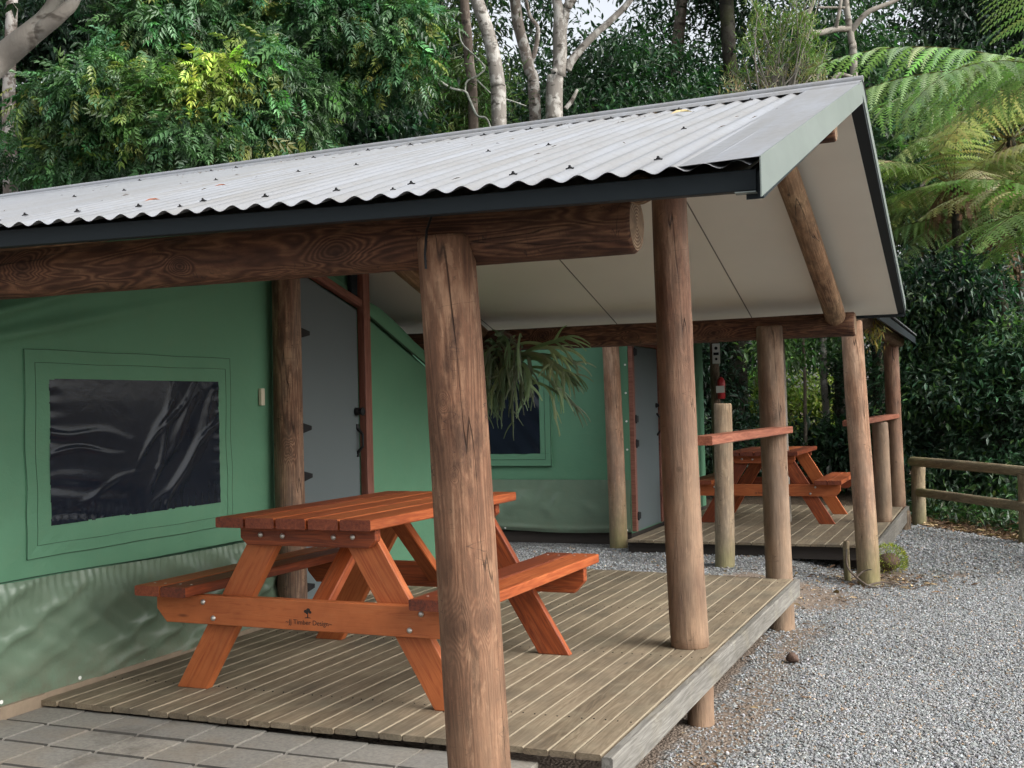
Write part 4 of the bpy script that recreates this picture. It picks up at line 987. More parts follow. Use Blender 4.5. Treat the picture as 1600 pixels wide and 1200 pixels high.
def stones(n, x0, x1, y0, y1, s0, s1, tpl, seed, keep):
    r = np.random.default_rng(seed); x = r.uniform(x0, x1, n); y = r.uniform(y0, y1, n)
    k = (r.random(n) < keep(x, y)) & (litter_m(x, y) < .35); x, y = x[k], y[k]; n = len(x)
    Vt, Ft = tpl; Vv = Vt[None] * (1 + r.uniform(-.32, .28, (n, len(Vt), 1)))
    sc = np.exp(r.uniform(math.log(s0), math.log(s1), (n, 1, 1))) * r.uniform(.6, 1.3, (n, 1, 3)); Vv = Vv * sc
    q = r.normal(size=(n, 4)); q /= np.linalg.norm(q, axis=1, keepdims=True); w, a, b, c = q.T
    R_ = np.stack([1 - 2 * (b * b + c * c), 2 * (a * b - c * w), 2 * (a * c + b * w), 2 * (a * b + c * w), 1 - 2 * (a * a + c * c), 2 * (b * c - a * w), 2 * (a * c - b * w), 2 * (b * c + a * w), 1 - 2 * (a * a + b * b)], -1).reshape(n, 3, 3)
    V = np.einsum('nij,nkj->nki', R_, Vv); V[:, :, 2] *= .75
    V += np.stack([x, y, ground_h(x, y) + sc[:, 0, 2] * r.uniform(.0, .75, n)], -1)[:, None]
    g = np.clip(np.exp(r.normal(math.log(.25), .27, n)), .05, .46)
    col = g[:, None] * np.stack([.97 + .04 * r.normal(size=n), np.ones(n), 1.01 + .04 * r.normal(size=n)], -1)
    br = r.random(n) < .05; col[br] = np.array([.27, .20, .14]) * np.exp(r.normal(0, .35, (int(br.sum()), 1)))
    fl = np.array(Ft).reshape(-1); flat = (fl[None] + (np.arange(n) * len(Vt))[:, None]).reshape(-1)
    return V.reshape(-1, 3), (flat, np.full(n * len(Ft), 3)), np.repeat(np.clip(col, .01, .7), len(Vt), 0)
kp = lambda x, y: np.clip(1.1 - 1.5 * np.clip(dirt_m(x, y), 0, 1), .04, 1)
gs = [stones(72000, -1.42, .45, 3.2, 7.2, .0042, .0084, ico(), 31, kp), stones(56000, -1.5, .7, 7.2, 11.0, .0055, .0105, OCT, 32, kp),
      stones(17000, -1.4, 1.2, 11.0, 15.4, .010, .017, OCT, 33, kp), stones(14000, -4.6, -1.4, 8.3, 11.4, .007, .014, OCT, 34, lambda x, y: np.clip(.85 - 1.3 * dirt_m(x, y), .03, 1)),
      stones(12000, .55, 3., 2.5, 11., .010, .016, OCT, 35, kp), stones(900, -1.3, .4, 3.2, 6., .010, .014, ico(), 36, kp)]
o = put('gravel', gs, M['stone'], None); tag(o, 'loose grey crushed gravel over the yard', kind='stuff')
# fallen leaf bits on the dirt
r = np.random.default_rng(41)
def litter(n, x, y, s, seed):
    r = np.random.default_rng(seed); D = r.normal(size=(n, 3)) * np.array([1, 1, .15]); U = r.normal(0, .3, (n, 3)) + np.array([0, 0, 1])
    t = np.where(r.random((n, 1)) < .3, np.array([[.30, .22, .13]]), np.array([[.10, .058, .032]])) * np.exp(r.normal(0, .4, (n, 1)))
    return scatter(LEAF, np.stack([x, y, ground_h(x, y) + .012 + r.uniform(0, .008, n)], -1), D, U, s * np.exp(r.normal(0, .35, n)), t)
n1 = 260; x1 = -1.2 + r.normal(0, .16, n1); y1 = r.uniform(3.9, 8.6, n1)
n2 = 420; x2 = -.95 + r.normal(0, .28, n2); y2 = 10.65 + r.normal(0, .25, n2)
n3 = 2600; x3 = r.uniform(-1.2, 1., n3); y3 = 15.6 - 1.45 * (x3 + .9) + r.exponential(.6, n3) - .15
n4 = 420; x4 = -1.9 + r.normal(0, .7, n4); y4 = 9.6 + r.normal(0, .6, n4)
o = put('leaf_litter', [litter(n1, x1, y1, .030, 1), litter(n2, x2, y2, .045, 2), litter(n3, x3, y3, .07, 3), litter(n4, x4, y4, .035, 4)], M['litter'], None); tag(o, 'brown fallen leaf scraps on the dirt', kind='stuff')

# ------------------------------------------------------------------ small natural props
def lump(name, c, rad, mat, seed, label, cat, sub=2, amp=.25):
    V, Fc = ico(); V = [tuple(v) for v in V]; Fc = list(Fc)
    for _ in range(sub):
        cache = {}; nf = []
        def mid(a, b):
            k = (min(a, b), max(a, b))
            if k not in cache:
                p = np.array(V[a]) + np.array(V[b]); p /= np.linalg.norm(p); cache[k] = len(V); V.append(tuple(p))
            return cache[k]
        for a, b, d in Fc: ab, bd, da = mid(a, b), mid(b, d), mid(d, a); nf += [(a, ab, da), (b, bd, ab), (d, da, bd), (ab, bd, da)]
        Fc = nf
    A = np.array(V); f = sines(seed, 9, 1.2, 9.); A = A * (1 + amp * f(A[:, 0], A[:, 1], A[:, 2]))[:, None] * np.array(rad)
    o = link(name, np_mesh(name, A, np.array(Fc), mat, smooth=True), None, c)
    return tag(o, label, cat) if label else o
lump('seed_pod', (-1.178, 7.239, .03), (.042, .038, .034), M['sock'], 5, 'dark brown knobbly seed pod lying on the gravel right of the near deck', 'seed pod', 3, .5)
mo = thing('mossy_stump', (-.93, 11.22, 0), 'squat stump covered in bright green moss under the far deck corner', 'stump')
b = lump('block', (0, 0, .10), (.098, .115, .085), M['sock'], 8, None, None, 2, .2); b.parent = mo
r = np.random.default_rng(9); n = 1200; d = r.normal(size=(n, 3)); d[:, 2] = np.abs(d[:, 2]) * 1.1 - .55; d /= np.linalg.norm(d, axis=1, keepdims=True); d = d * (1.02 + .12 * sines(6, 6, 1.5, 6.)(d[:, 0], d[:, 1], d[:, 2]))[:, None]
V = scatter(NARROW, d * np.array([.145, .17, .135]) + np.array([-.93, 11.22, .105]), d + r.normal(0, .5, (n, 3)), r.normal(size=(n, 3)), r.uniform(.025, .05, n), tint_of((.23, .26, .03), n, r, .4, .15))
put('moss', V, M['leaf'], mo)
tw = thing('dead_branch', (-1.05, 10.25, 0), 'thin twisted dead branch lying at the foot of the far corner post', 'branch')
wood('stem', [([(-1.22, 10.5, .30), (-1.20, 10.35, .17), (-1.12, 10.27, .09), (-1.02, 10.22, .03), (-.93, 10.2, .02)], [.006, .008, .009, .008, .004]),
              ([(-1.12, 10.27, .09), (-1.06, 10.30, .14), (-.99, 10.28, .16)], [.009, .007, .004]), ([(-1.02, 10.22, .03), (-.9, 10.3, .05), (-.75, 10.34, .02)], [.01, .008, .004])], M['bark_brown'], tw, 7)
for (x, y, lab, c, s) in ((-2.72, 3.22, 'orange dead leaf curled on the iron roof, lower of the two orange ones', (.30, .095, .035), .055),
                          (-2.72, 3.62, 'orange dead leaf on the iron roof, higher up the slope', (.26, .09, .04), .045), (-1.30, 5.05, 'pale tan dead leaf on the iron roof near the ridge', (.50, .40, .22), .11)):
    V = scatter(LEAF, np.array([(0, 0, 0.)]), np.array([(.8, .5, .25)]), np.array([(.1, -.5, 1.)]), np.array([s]), np.array([c]))
    o = put('dead_leaf', V, M['litter'], None); o.location = (x, y, float(roof_z(x, y)) + .018); tag(o, lab, 'leaf', 'dead leaves on the roof')

r = np.random.default_rng(77); n = 150; x = r.uniform(-4.6, -.7, n); y = np.where(r.random(n) < .6, 5.6 - r.exponential(.10, n), r.uniform(3.05, 5.6, n)); D = r.normal(size=(n, 3)) * np.array([1, 1, .1]); D[:, 2] += .3 * D[:, 1]
V = scatter(NARROW, np.stack([x, y, roof_z(x, y) + .011], -1), D, np.tile([0., -.3, 1.], (n, 1)), r.uniform(.012, .04, n), np.array([[.12, .08, .045]]) * np.exp(r.normal(0, .5, (n, 1))))
o = put('roof_litter', V, M['litter'], None); tag(o, 'tiny twigs and leaf scraps lying on the iron roof', kind='stuff')

def ribbons(specs, seed):
    """strap leaves: (start, direction, length, width, fall, fork)"""
    r = np.random.default_rng(seed); V = []; F = []; T = []
    def strip(pts, w0, w1, col):
        b = len(V); n = len(pts)
        for i, p in enumerate(pts):
            a = pts[min(i + 1, n - 1)] - pts[max(i - 1, 0)]; a /= np.linalg.norm(a); s = np.cross(a, np.array([.4, -.9, .25])); s /= max(np.linalg.norm(s), 1e-5); nn = np.cross(s, a); w = w0 + (w1 - w0) * i / (n - 1)
            V.extend([p - s * w, p + nn * w * .35, p + s * w]); T.extend([col] * 3)
        for i in range(n - 1): F.extend([(b + i * 3, b + i * 3 + 1, b + i * 3 + 4, b + i * 3 + 3), (b + i * 3 + 1, b + i * 3 + 2, b + i * 3 + 5, b + i * 3 + 4)])
    for (p, d, L, w, fall, fork) in specs:
        p = np.array(p, float); d = np.array(d, float); d /= np.linalg.norm(d); n = 10; pts = [p]; dd = d.copy(); tw_ = r.normal(0, .06, 3)
        for i in range(n):
            dd = dd + np.array([0, 0, -fall / n * 1.6]) + tw_ * .5 + r.normal(0, .035, 3); dd /= np.linalg.norm(dd); pts.append(pts[-1] + dd * L / n)
        c = np.array([.10, .13, .075]) * (1.7 if d[0] > .6 else 1.) * np.exp(r.normal(0, .3)) * np.exp(r.normal(0, .08, 3)); strip(pts, w * .55, w, c)
        for f_ in range(fork):
            q = [pts[-1 - (f_ % 2) * 2]]; e = dd + r.normal(0, .45, 3); e /= np.linalg.norm(e)
            for i in range(6): e = e + np.array([0, 0, -.16]) + r.normal(0, .06, 3); e /= np.linalg.norm(e); q.append(q[-1] + e * L * .055)
            strip(q, w * .62, w * .2, c * (1.0 + .5 * (r.random() < .25)))
    return np.array(V), F, np.array(T)
sf_ = thing('staghorn_fern', (-3.47, 8.16, G0 + .42), 'staghorn fern with drooping grey green straps hanging from the rear log', 'fern')
r = np.random.default_rng(3); sp_ = []
c0 = np.array([-3.42, 8.10, G0 + .36])
for k in range(84):
    a = r.uniform(-2.5, -.35); st0 = c0 + np.array([r.normal(0, .09), r.normal(0, .04) - .03, r.normal(0, .09)])
    sp_.append((st0, (math.cos(a) * .8 + r.normal(0, .2), math.sin(a) * .8, r.uniform(-.1, .9)), r.uniform(.18, .46), r.uniform(.008, .017), r.uniform(1.5, 2.5), int(r.integers(2, 4))))
for k in range(14): sp_.append((c0 + np.array([.06, -.03, r.normal(.0, .05)]), (1., -.20 + r.normal(0, .15), .28 + r.normal(0, .16)), r.uniform(.42, .62), r.uniform(.013, .021), r.uniform(.42, .8), 6))
for k in range(10): sp_.append((c0 + np.array([r.normal(0, .05), 0, .05]), (r.normal(0, .35), -.3, 1.), r.uniform(.10, .18), .02, .3, 3))
V, F, T = ribbons(sp_, 4)
link('frond', np_mesh('frond', V - np.array(sf_.location), F, M['fern'], tint=T, smooth=True), sf_)
b = lump('root_ball', (0, 0, 0), (.17, .10, .19), M['sock'], 12, None, None, 3, .35); b.parent = sf_; b.location = Vector((-3.49, 8.14, G0 + .38)) - Vector(sf_.location)
ap = thing('air_plant', (-1.13, 11.6, G0 + .74), 'small yellowish tuft hanging from the far shelter beam', 'plant')
r = np.random.default_rng(14); n = 120
V = scatter(NARROW, np.array([-1.02, 11.45, G0 + .66]) + r.normal(0, .055, (n, 3)) * np.array([1, 1, 1.7]), r.normal(0, .5, (n, 3)) + np.array([.1, -.2, -1.]), r.normal(size=(n, 3)), r.uniform(.06, .13, n), tint_of((.22, .19, .05), n, r))
put('foliage', V, M['leaf'], ap)

# ------------------------------------------------------------------ trees and shrubs
BG = 'forest trees behind the shelters'
def L(*a): return a
# big tree with feathery compound leaves over the roof
t = plant('rainforest_tree', (-8.27, 10.15, 0.), 'broad tree with feathery compound leaves and yellow new growth above the left roof', 'tree')
lob = [(-9.09, 9.47, 4.89, .42, .4, .38, 22), (-8.85, 9.58, 4.33, .45, .4, .35, 20), (-8.40, 9.43, 4.96, .45, .45, .42, 26), (-8.28, 9.90, 5.61, .55, .45, .5, 30), (-7.78, 9.48, 4.76, .5, .45, .42, 30, LITE),
       (-7.26, 9.69, 4.95, .42, .4, .36, 26, (.24, .31, .06)), (-7.49, 9.61, 4.36, .55, .45, .4, 30), (-7.05, 10.00, 4.66, .45, .4, .42, 24), (-6.88, 10.06, 5.19, .38, .4, .42, 22), (-6.79, 10.32, 4.90, .40, .4, .42, 24, MID), (-7.99, 10.02, 5.92, .4, .4, .4, 20),
       (-8.14, 9.55, 4.45, .4, .4, .35, 20), (-7.37, 10.20, 4.33, .4, .4, .3, 16), (-7.95, 10.57, 5.90, .45, .4, .4, 20), (-7.35, 10.82, 6.03, .5, .4, .4, 24), (-6.67, 11.00, 5.94, .5, .4, .36, 26), (-6.18, 11.20, 5.79, .45, .4, .34, 24), (-5.85, 11.34, 5.92, .3, .3, .28, 12),
       (-6.59, 11.26, 5.46, .42, .4, .36, 16), (-6.09, 11.47, 5.45, .35, .4, .35, 12), (-8.58, 9.97, 6.59, .8, .6, .5, 30), (-7.46, 10.76, 6.68, .9, .6, .5, 30), (-6.41, 11.20, 6.58, .7, .6, .5, 26), (-7.12, 11.06, 4.61, .4, .4, .35, 12), (-9.86, 9.92, 4.54, .4, .4, .35, 10)]
put('crown', [foliage(lob, PINN, .152, (.070, .155, .062), 301, 10, .09, .35, ((.20, .25, .06), .10), 3.2), ], M['leaf_gloss'], t)
wood('trunk', [([(-8.34, 10.24, 0.), (-8.35, 10.25, 3.24), (-8.34, 10.23, 4.44), (-8.36, 10.19, 5.50), (-8.25, 10.22, 6.62)], [.13, .12, .09, .06, .03]),
               ([(-8.34, 10.23, 4.44), (-7.73, 10.25, 4.80), (-7.21, 10.35, 5.31)], [.06, .045, .02]), ([(-8.34, 10.23, 4.37), (-8.70, 9.85, 4.75), (-9.07, 9.59, 4.95)], [.05, .04, .02]), ([(-8.36, 10.19, 5.50), (-7.49, 10.77, 5.96), (-6.43, 11.21, 5.79)], [.05, .04, .02])], M['bark_brown'], t)
# pale limb crossing the top left corner
t = plant('leaning_tree', (-9.11, 6.46, 0.), 'pale smooth limb reaching diagonally across the top left corner', 'tree')
wood('trunk', [([(-9.11, 6.46, 0.), (-9.03, 6.54, 1.42), (-8.18, 6.73, 3.86), (-7.51, 6.89, 4.35), (-7.29, 6.98, 4.55), (-7.02, 6.98, 4.68), (-6.87, 7.04, 4.82), (-6.78, 7.07, 5.01), (-6.71, 7.09, 5.42)], [.20, .17, .13, .108, .098, .086, .078, .066, .05]),
               ([(-7.06, 6.99, 4.65), (-6.86, 6.99, 4.73), (-6.70, 7.00, 4.81), (-6.59, 7.04, 4.94), (-6.48, 7.08, 5.32)], [.06, .058, .05, .045, .035])], M['bark_smooth'], t, 20, 4)
put('crown', foliage([(-6.91, 7.00, 5.93, .9, .8, .5, 40), (-6.34, 7.23, 5.97, .8, .8, .5, 30)], PINN, .3, MID, 302, 8, .16), M['leaf_gloss'], t)

def trunk_tree(px_label, base, paths, bark, crown, seed, leaf=.11, base_c=DARK, segs=14, dens=1.):
    t = plant('forest_tree', base, px_label, 'tree', BG)
    wood('trunk', paths, M[bark], t, segs, seed)
    if crown: put('crown', foliage(crown, LEAF, leaf, base_c, seed + 50, 46, .26, .3, (MID, .18), dens), M['leaf'], t)
    return t
trunk_tree('slim mottled trunk at the far left edge above the roof', (-10.56, 10.17, 0.), [([(-10.56, 10.17, 0.), (-10.55, 10.18, 4.28), (-10.54, 10.16, 5.26), (-10.47, 10.16, 6.38), (-10.40, 10.17, 7.43)], [.10, .085, .08, .07, .05])], 'bark_mottled',
           [(-10.92, 11.04, 7.37, 1.2, .8, .7, 60), (-11.94, 11.17, 6.59, .8, .8, .8, 40, DEEP), (-11.70, 11.81, 6.73, 1., .8, .8, 50, DEEP), (-10.98, 12.11, 6.89, 1., .8, .8, 50, DEEP), (-11.90, 11.75, 5.53, .6, .8, .8, 24, DEEP)], 310)
trunk_tree('thin dark brown trunk left of the pale trunks over the roof middle', (-6.31, 13.89, 0.), [([(-6.31, 13.89, 0.), (-6.25, 13.89, 5.25), (-6.28, 13.86, 6.28), (-6.33, 13.82, 7.38)], [.075, .07, .065, .055])], 'bark_brown',
           [(-8.71, 18.41, 9.58, 1.4, 1., .9, 60), (-9.15, 17.72, 8.07, 1.0, .8, .8, 30)], 311, .12)
trunk_tree('pale mottled trunk leaning left, first of the three over the roof middle', (-5.84, 13.76, 0.), [([(-5.84, 13.76, 0.), (-5.82, 13.75, 5.22), (-5.82, 13.73, 5.84), (-5.90, 13.69, 6.43), (-6.06, 13.61, 7.02), (-6.19, 13.54, 7.69)], [.11, .10, .095, .09, .085, .07])], 'bark_pale',
           [(-6.93, 15.59, 8.96, 1.3, 1., .8, 50)], 312, .12)
trunk_tree('narrow mottled trunk between two thicker pale trunks over the roof', (-6.48, 16.73, 0.), [([(-6.48, 16.73, 0.), (-6.46, 16.72, 6.02), (-6.53, 16.67, 6.93), (-6.67, 16.59, 7.68), (-6.72, 16.55, 8.58)], [.095, .09, .085, .09, .07]),
           ([(-6.53, 16.67, 6.93), (-6.43, 16.70, 7.17), (-6.38, 16.72, 7.52), (-6.49, 16.67, 7.73), (-6.55, 16.63, 8.08)], [.04, .038, .035, .03, .025])], 'bark_mottled', [(-6.61, 16.59, 9.08, 1.3, 1., .8, 50)], 313, .12)
trunk_tree('thick pale lichened trunk with a long branch forking up to the right', (-5.51, 14.98, 0.), [([(-5.51, 14.98, 0.), (-5.50, 14.96, 5.57), (-5.41, 14.98, 6.28), (-5.39, 14.98, 6.86), (-5.40, 14.97, 7.13), (-5.47, 14.93, 7.62)], [.13, .12, .098, .09, .07, .05]),
           ([(-5.38, 14.98, 6.73), (-5.30, 15.01, 7.12), (-5.15, 15.07, 7.39), (-5.03, 15.11, 7.78)], [.07, .065, .055, .04]), ([(-5.31, 15.02, 6.28), (-5.23, 15.05, 6.44), (-4.98, 15.15, 6.73), (-4.73, 15.25, 6.96), (-4.47, 15.35, 7.24), (-4.25, 15.43, 7.68)], [.055, .055, .05, .045, .04, .03]),
           ([(-5.35, 15.02, 5.75), (-5.27, 15.05, 5.85), (-5.19, 15.08, 6.01)], [.03, .03, .02])], 'bark_pale', [(-5.37, 15.17, 8.50, 1.4, 1., .8, 50), (-4.29, 15.62, 8.20, 1., .8, .6, 30)], 314, .12, DARK, 18)
trunk_tree('straight grey brown trunk above the roof, left of the dark trunk', (-5.02, 19.50, 0.), [([(-5.02, 19.50, 0.), (-4.94, 19.50, 6.73), (-4.87, 19.51, 7.73), (-4.76, 19.54, 8.62), (-4.67, 19.55, 9.51)], [.12, .11, .105, .10, .08])], 'bark_brown',
           [(-4.91, 19.99, 9.82, 1.5, 1., .9, 60), (-4.63, 18.55, 6.69, .8, .7, .6, 40, DARK), (-5.40, 18.22, 6.92, .9, .7, .8, 50), (-5.51, 20.31, 8.28, .7, .7, .6, 20)], 315, .12)
trunk_tree('dark rough trunk above the roof, left of the pale twiggy shrub', (-3.87, 18.90, 0.), [([(-3.87, 18.90, 0.), (-3.80, 18.90, 6.24), (-3.83, 18.87, 7.30), (-3.85, 18.84, 8.25), (-3.87, 18.81, 9.10)], [.14, .13, .12, .12, .1])], 'bark_dark',
           [(-4.07, 19.26, 9.30, 1.4, 1., .8, 60), (-4.34, 19.73, 7.61, .7, .7, .8, 26), (-3.90, 19.90, 8.49, .7, .7, .5, 26)], 316, .12)
trunk_tree('bare pale grey dead branches spreading at the top, right of the twiggy shrub', (-1.83, 17.59, 0.), [([(-1.83, 17.59, 0.), (-1.74, 17.60, 6.09), (-1.76, 17.57, 6.94), (-1.81, 17.54, 7.42), (-1.83, 17.52, 8.08)], [.06, .055, .05, .045, .035]),
           ([(-1.75, 17.57, 7.08), (-1.96, 17.38, 7.05), (-2.24, 17.15, 6.97), (-2.32, 17.12, 7.17), (-2.18, 17.16, 7.55)], [.045, .045, .045, .035, .03]), ([(-1.96, 17.38, 7.05), (-1.90, 17.29, 7.21), (-1.84, 17.31, 7.54)], [.03, .028, .02]),
           ([(-1.76, 17.57, 7.04), (-1.52, 17.55, 7.28), (-1.12, 17.72, 7.46), (-0.77, 17.86, 7.73)], [.045, .04, .03, .02]), ([(-1.99, 17.06, 6.22), (-1.89, 17.10, 6.30), (-1.73, 17.16, 6.26), (-1.62, 17.21, 6.24)], [.03, .03, .025, .02]), ([(-2.17, 17.17, 7.34), (-1.81, 17.32, 7.33)], [.018, .015])], 'bark_smooth',
           [(-2.15, 18.49, 7.06, .9, .8, .6, 50, DARK), (-1.94, 19.13, 6.49, .7, .7, .6, 34, DARK), (-1.49, 19.85, 7.03, .6, .6, .6, 24), (-2.90, 19.22, 9.07, 1.2, 1., .8, 40), (-1.44, 19.83, 8.82, 1.2, 1., .8, 34)], 317, .12)
# fill trees: dense dark bushes behind the roof
def bush(label, base, lobes, leaf, bc, seed, tpl=LEAF, n=46, sp=.24, mat='leaf', tip=(MID, .15), dens=1., name='bushy_tree', cat='tree', stem=True, bark='bark_dark'):
    t = plant(name, base, label, cat, BG)
    put('crown', foliage(lobes, tpl, leaf, bc, seed, n, sp, .3, tip, dens), M[mat], t)
    if stem:
        c = np.array(lobes[0][:3]); b0 = np.array(base, float)
        wood('trunk', [([tuple(b0 + np.array([0, 0, -.1])), tuple(b0 * .5 + c * .5 + np.array([.1, 0, 0])), tuple(c)], [.10, .08, .04])] +
             [([tuple(b0 * .45 + c * .55), tuple((c + np.array(l[:3])) / 2), tuple(l[:3])], [.05, .035, .012]) for l in lobes[1:6]], M[bark], t, 9, seed)
    return t
bush('tall dark leafy tree behind the feathery tree, upper left', (-11.41, 12.52, 0.), [(-11.35, 12.50, 6.44, 1.2, 1., 1., 70, DEEP), (-11.00, 13.17, 7.58, 1.3, 1., 1., 60, DEEP), (-12.48, 12.58, 6.24, 1., 1., 1., 50, DEEP), (-10.17, 13.52, 7.01, 1.2, 1., 1., 60, DEEP), (-11.97, 12.28, 5.03, 1., .8, .5, 40, DEEP), (-9.34, 13.88, 6.43, 1.2, 1., 1., 60, DEEP), (-10.89, 13.25, 5.74, 1.5, 1., .9, 60, DEEP)], .13, DEEP, 321)
bush('dark tree with drooping leaves right of the feathery tree', (-7.84, 12.92, 0.), [(-7.97, 12.85, 5.40, .9, .8, .6, 60), (-7.61, 13.22, 5.44, .8, .8, .7, 60, DEEP), (-7.31, 13.35, 5.01, .8, .8, .5, 40, DEEP), (-8.60, 13.03, 4.82, .8, .8, .4, 40), (-8.39, 14.27, 6.96, 1.2, .9, .9, 60, DEEP), (-7.56, 14.62, 6.39, .9, .9, .8, 40, DEEP)], .15, DARK, 322, LEAF, 40, .24, 'leaf_gloss')
bush('fine leaved yellowish green thicket behind the white vine', (-6.97, 14.37, 0.), [(-6.93, 14.35, 5.97, .8, .7, .6, 60, OLIVE), (-7.28, 14.22, 5.44, .8, .7, .5, 50, OLIVE), (-6.83, 14.73, 5.50, .6, .6, .5, 36, OLIVE), (-7.05, 14.83, 6.74, .6, .6, .5, 30, OLIVE), (-7.82, 14.31, 5.89, .5, .6, .5, 26, OLIVE)], .16, OLIVE, 323, NARROW, 60, .24, 'leaf', (LITE, .2), 1., 'bamboo_thicket', 'thicket')
bush('dark round topped tree behind the middle of the roof', (-5.35, 17.20, 0.), [(-5.44, 17.13, 6.45, .8, .7, .6, 50), (-5.04, 17.31, 6.04, .9, .7, .5, 50), (-5.53, 16.57, 5.83, .6, .6, .4, 30), (-4.67, 17.46, 5.93, .9, .7, .5, 50), (-5.43, 17.66, 7.19, .7, .7, .5, 26), (-4.03, 17.73, 6.01, .8, .7, .4, 34)], .12, DARK, 324)
bush('low dark tree showing between the pale trunks over the roof', (-7.97, 19.35, 0.), [(-7.92, 19.34, 7.06, 1., .8, .6, 40), (-7.54, 20.02, 7.65, .9, .8, .6, 26), (-8.77, 19.52, 7.33, .9, .8, .7, 30)], .12, DARK, 325)
bush('dark green tree right of the ridge end, left of the tree ferns', (-1.66, 18.74, 0.), [(-1.98, 20.76, 5.77, .7, .7, .7, 50), (-1.37, 24.23, 7.00, 1., .7, .8, 44), (-2.48, 19.44, 6.84, .9, .7, .7, 60), (-1.44, 24.77, 5.68, 1., .7, 1., 50), (-1.22, 24.35, 4.31, 1., .7, 1., 50), (0.01, 25.91, 5.87, 1., .7, 1.2, 50), (0.20, 24.95, 4.15, 1., .7, .9, 50), (-3.11, 20.25, 7.46, .9, .8, .8, 50), (-0.86, 21.19, 7.18, .9, .8, .7, 30)], .12, DARK, 326)
bush('paler glossy bush just right of the roof ridge end', (-1.23, 16.22, 0.), [(-1.25, 16.19, 5.52, .34, .35, .25, 18, MID), (-0.91, 16.32, 5.81, .35, .35, .25, 18, MID), (-0.59, 16.67, 6.07, .3, .35, .2, 12, MID), (-1.36, 16.15, 5.17, .3, .3, .25, 14, MID)], .085, MID, 327, WHORL, 8, .14, 'leaf_gloss', (LITE, .3), stem=False)
# pale twiggy shrub poking up behind the ridge
t = plant('twiggy_shrub', (-2.16, 13.13, 0.), 'pale twiggy shrub with light green leaf tufts poking up behind the roof ridge', 'shrub')
r = np.random.default_rng(330); c = np.array([-2.16, 13.12, 4.88]); ps = []; tips = []
for k in range(64):
    a = r.uniform(0, 6.28); el = r.uniform(.5, 1.5); d = np.array([math.cos(a) * math.cos(el), math.sin(a) * math.cos(el), math.sin(el)]); Lk = r.uniform(.55, 1.0) * (1.25 if el > 1.1 else .8)
    p = c + r.normal(0, .1, 3); q = p + d * Lk * .55 + r.normal(0, .05, 3); e_ = p + d * Lk + np.array([0, 0, .06]) + r.normal(0, .07, 3); ps.append(([tuple(p), tuple(q), tuple(e_)], [.010, .008, .004])); tips.append(e_); tips.append(q * .4 + e_ * .6)
wood('trunk', ps + [([(-2.16, 13.13, 0.), (-2.19, 13.13, 3.69), (-2.16, 13.12, 4.84)], [.05, .045, .03])], M['bark_smooth'], t, 6)
tips = np.array(tips); n = len(tips) * 26; P = np.repeat(tips, 26, 0) + r.normal(0, .045, (n, 3)); hi = (P[:, 2:3] > c[2] + .45)
put('crown', scatter(NARROW, P, r.normal(0, .7, (n, 3)) + np.array([0, 0, .7]), r.normal(size=(n, 3)), r.uniform(.06, .11, n), np.where(hi, tint_of((.13, .19, .045), n, r, .25), tint_of((.24, .23, .12), n, r, .25))), M['leaf'], t)
# white vine looping in front of the thicket
t = plant('vine', (-6.62, 13.65, 0.), 'thin whitish vine looping down in front of the thicket over the roof', 'vine')
wood('stem', [([(-6.95, 13.47, 6.50), (-6.74, 13.56, 6.38), (-6.67, 13.59, 6.17), (-6.63, 13.61, 5.99), (-6.47, 13.68, 5.85), (-6.30, 13.76, 5.80), (-6.25, 13.78, 5.70), (-6.16, 13.82, 5.48), (-6.01, 13.89, 5.33), (-5.93, 13.94, 4.29), (-5.93, 13.94, 0.)], [.010, .014, .016, .017, .017, .016, .016, .016, .014, .014, .014]),
              ([(-6.30, 13.76, 5.80), (-6.27, 13.76, 5.93), (-6.13, 13.82, 6.01), (-6.05, 13.85, 6.11), (-6.16, 13.80, 6.26), (-6.32, 13.73, 6.45), (-6.35, 13.71, 6.71)], [.013, .013, .013, .012, .011, .010, .008]), ([(-6.15, 13.81, 5.95), (-5.96, 13.90, 5.75), (-5.73, 13.99, 5.66), (-5.56, 14.07, 5.59)], [.010, .009, .008, .005])], M['vine'], t, 8)
t = plant('vine', (-6.97, 11.78, 0.), 'thin dark liana sagging low behind the feathery tree', 'vine')
wood('stem', [([(-6.88, 11.79, 5.34), (-6.91, 11.78, 5.15), (-7.06, 11.72, 4.97), (-7.30, 11.62, 4.83), (-7.58, 11.51, 4.78), (-7.87, 11.39, 4.68), (-7.87, 11.39, 0.)], [.01, .012, .012, .012, .01, .01, .01])], M['vine'], t, 8)

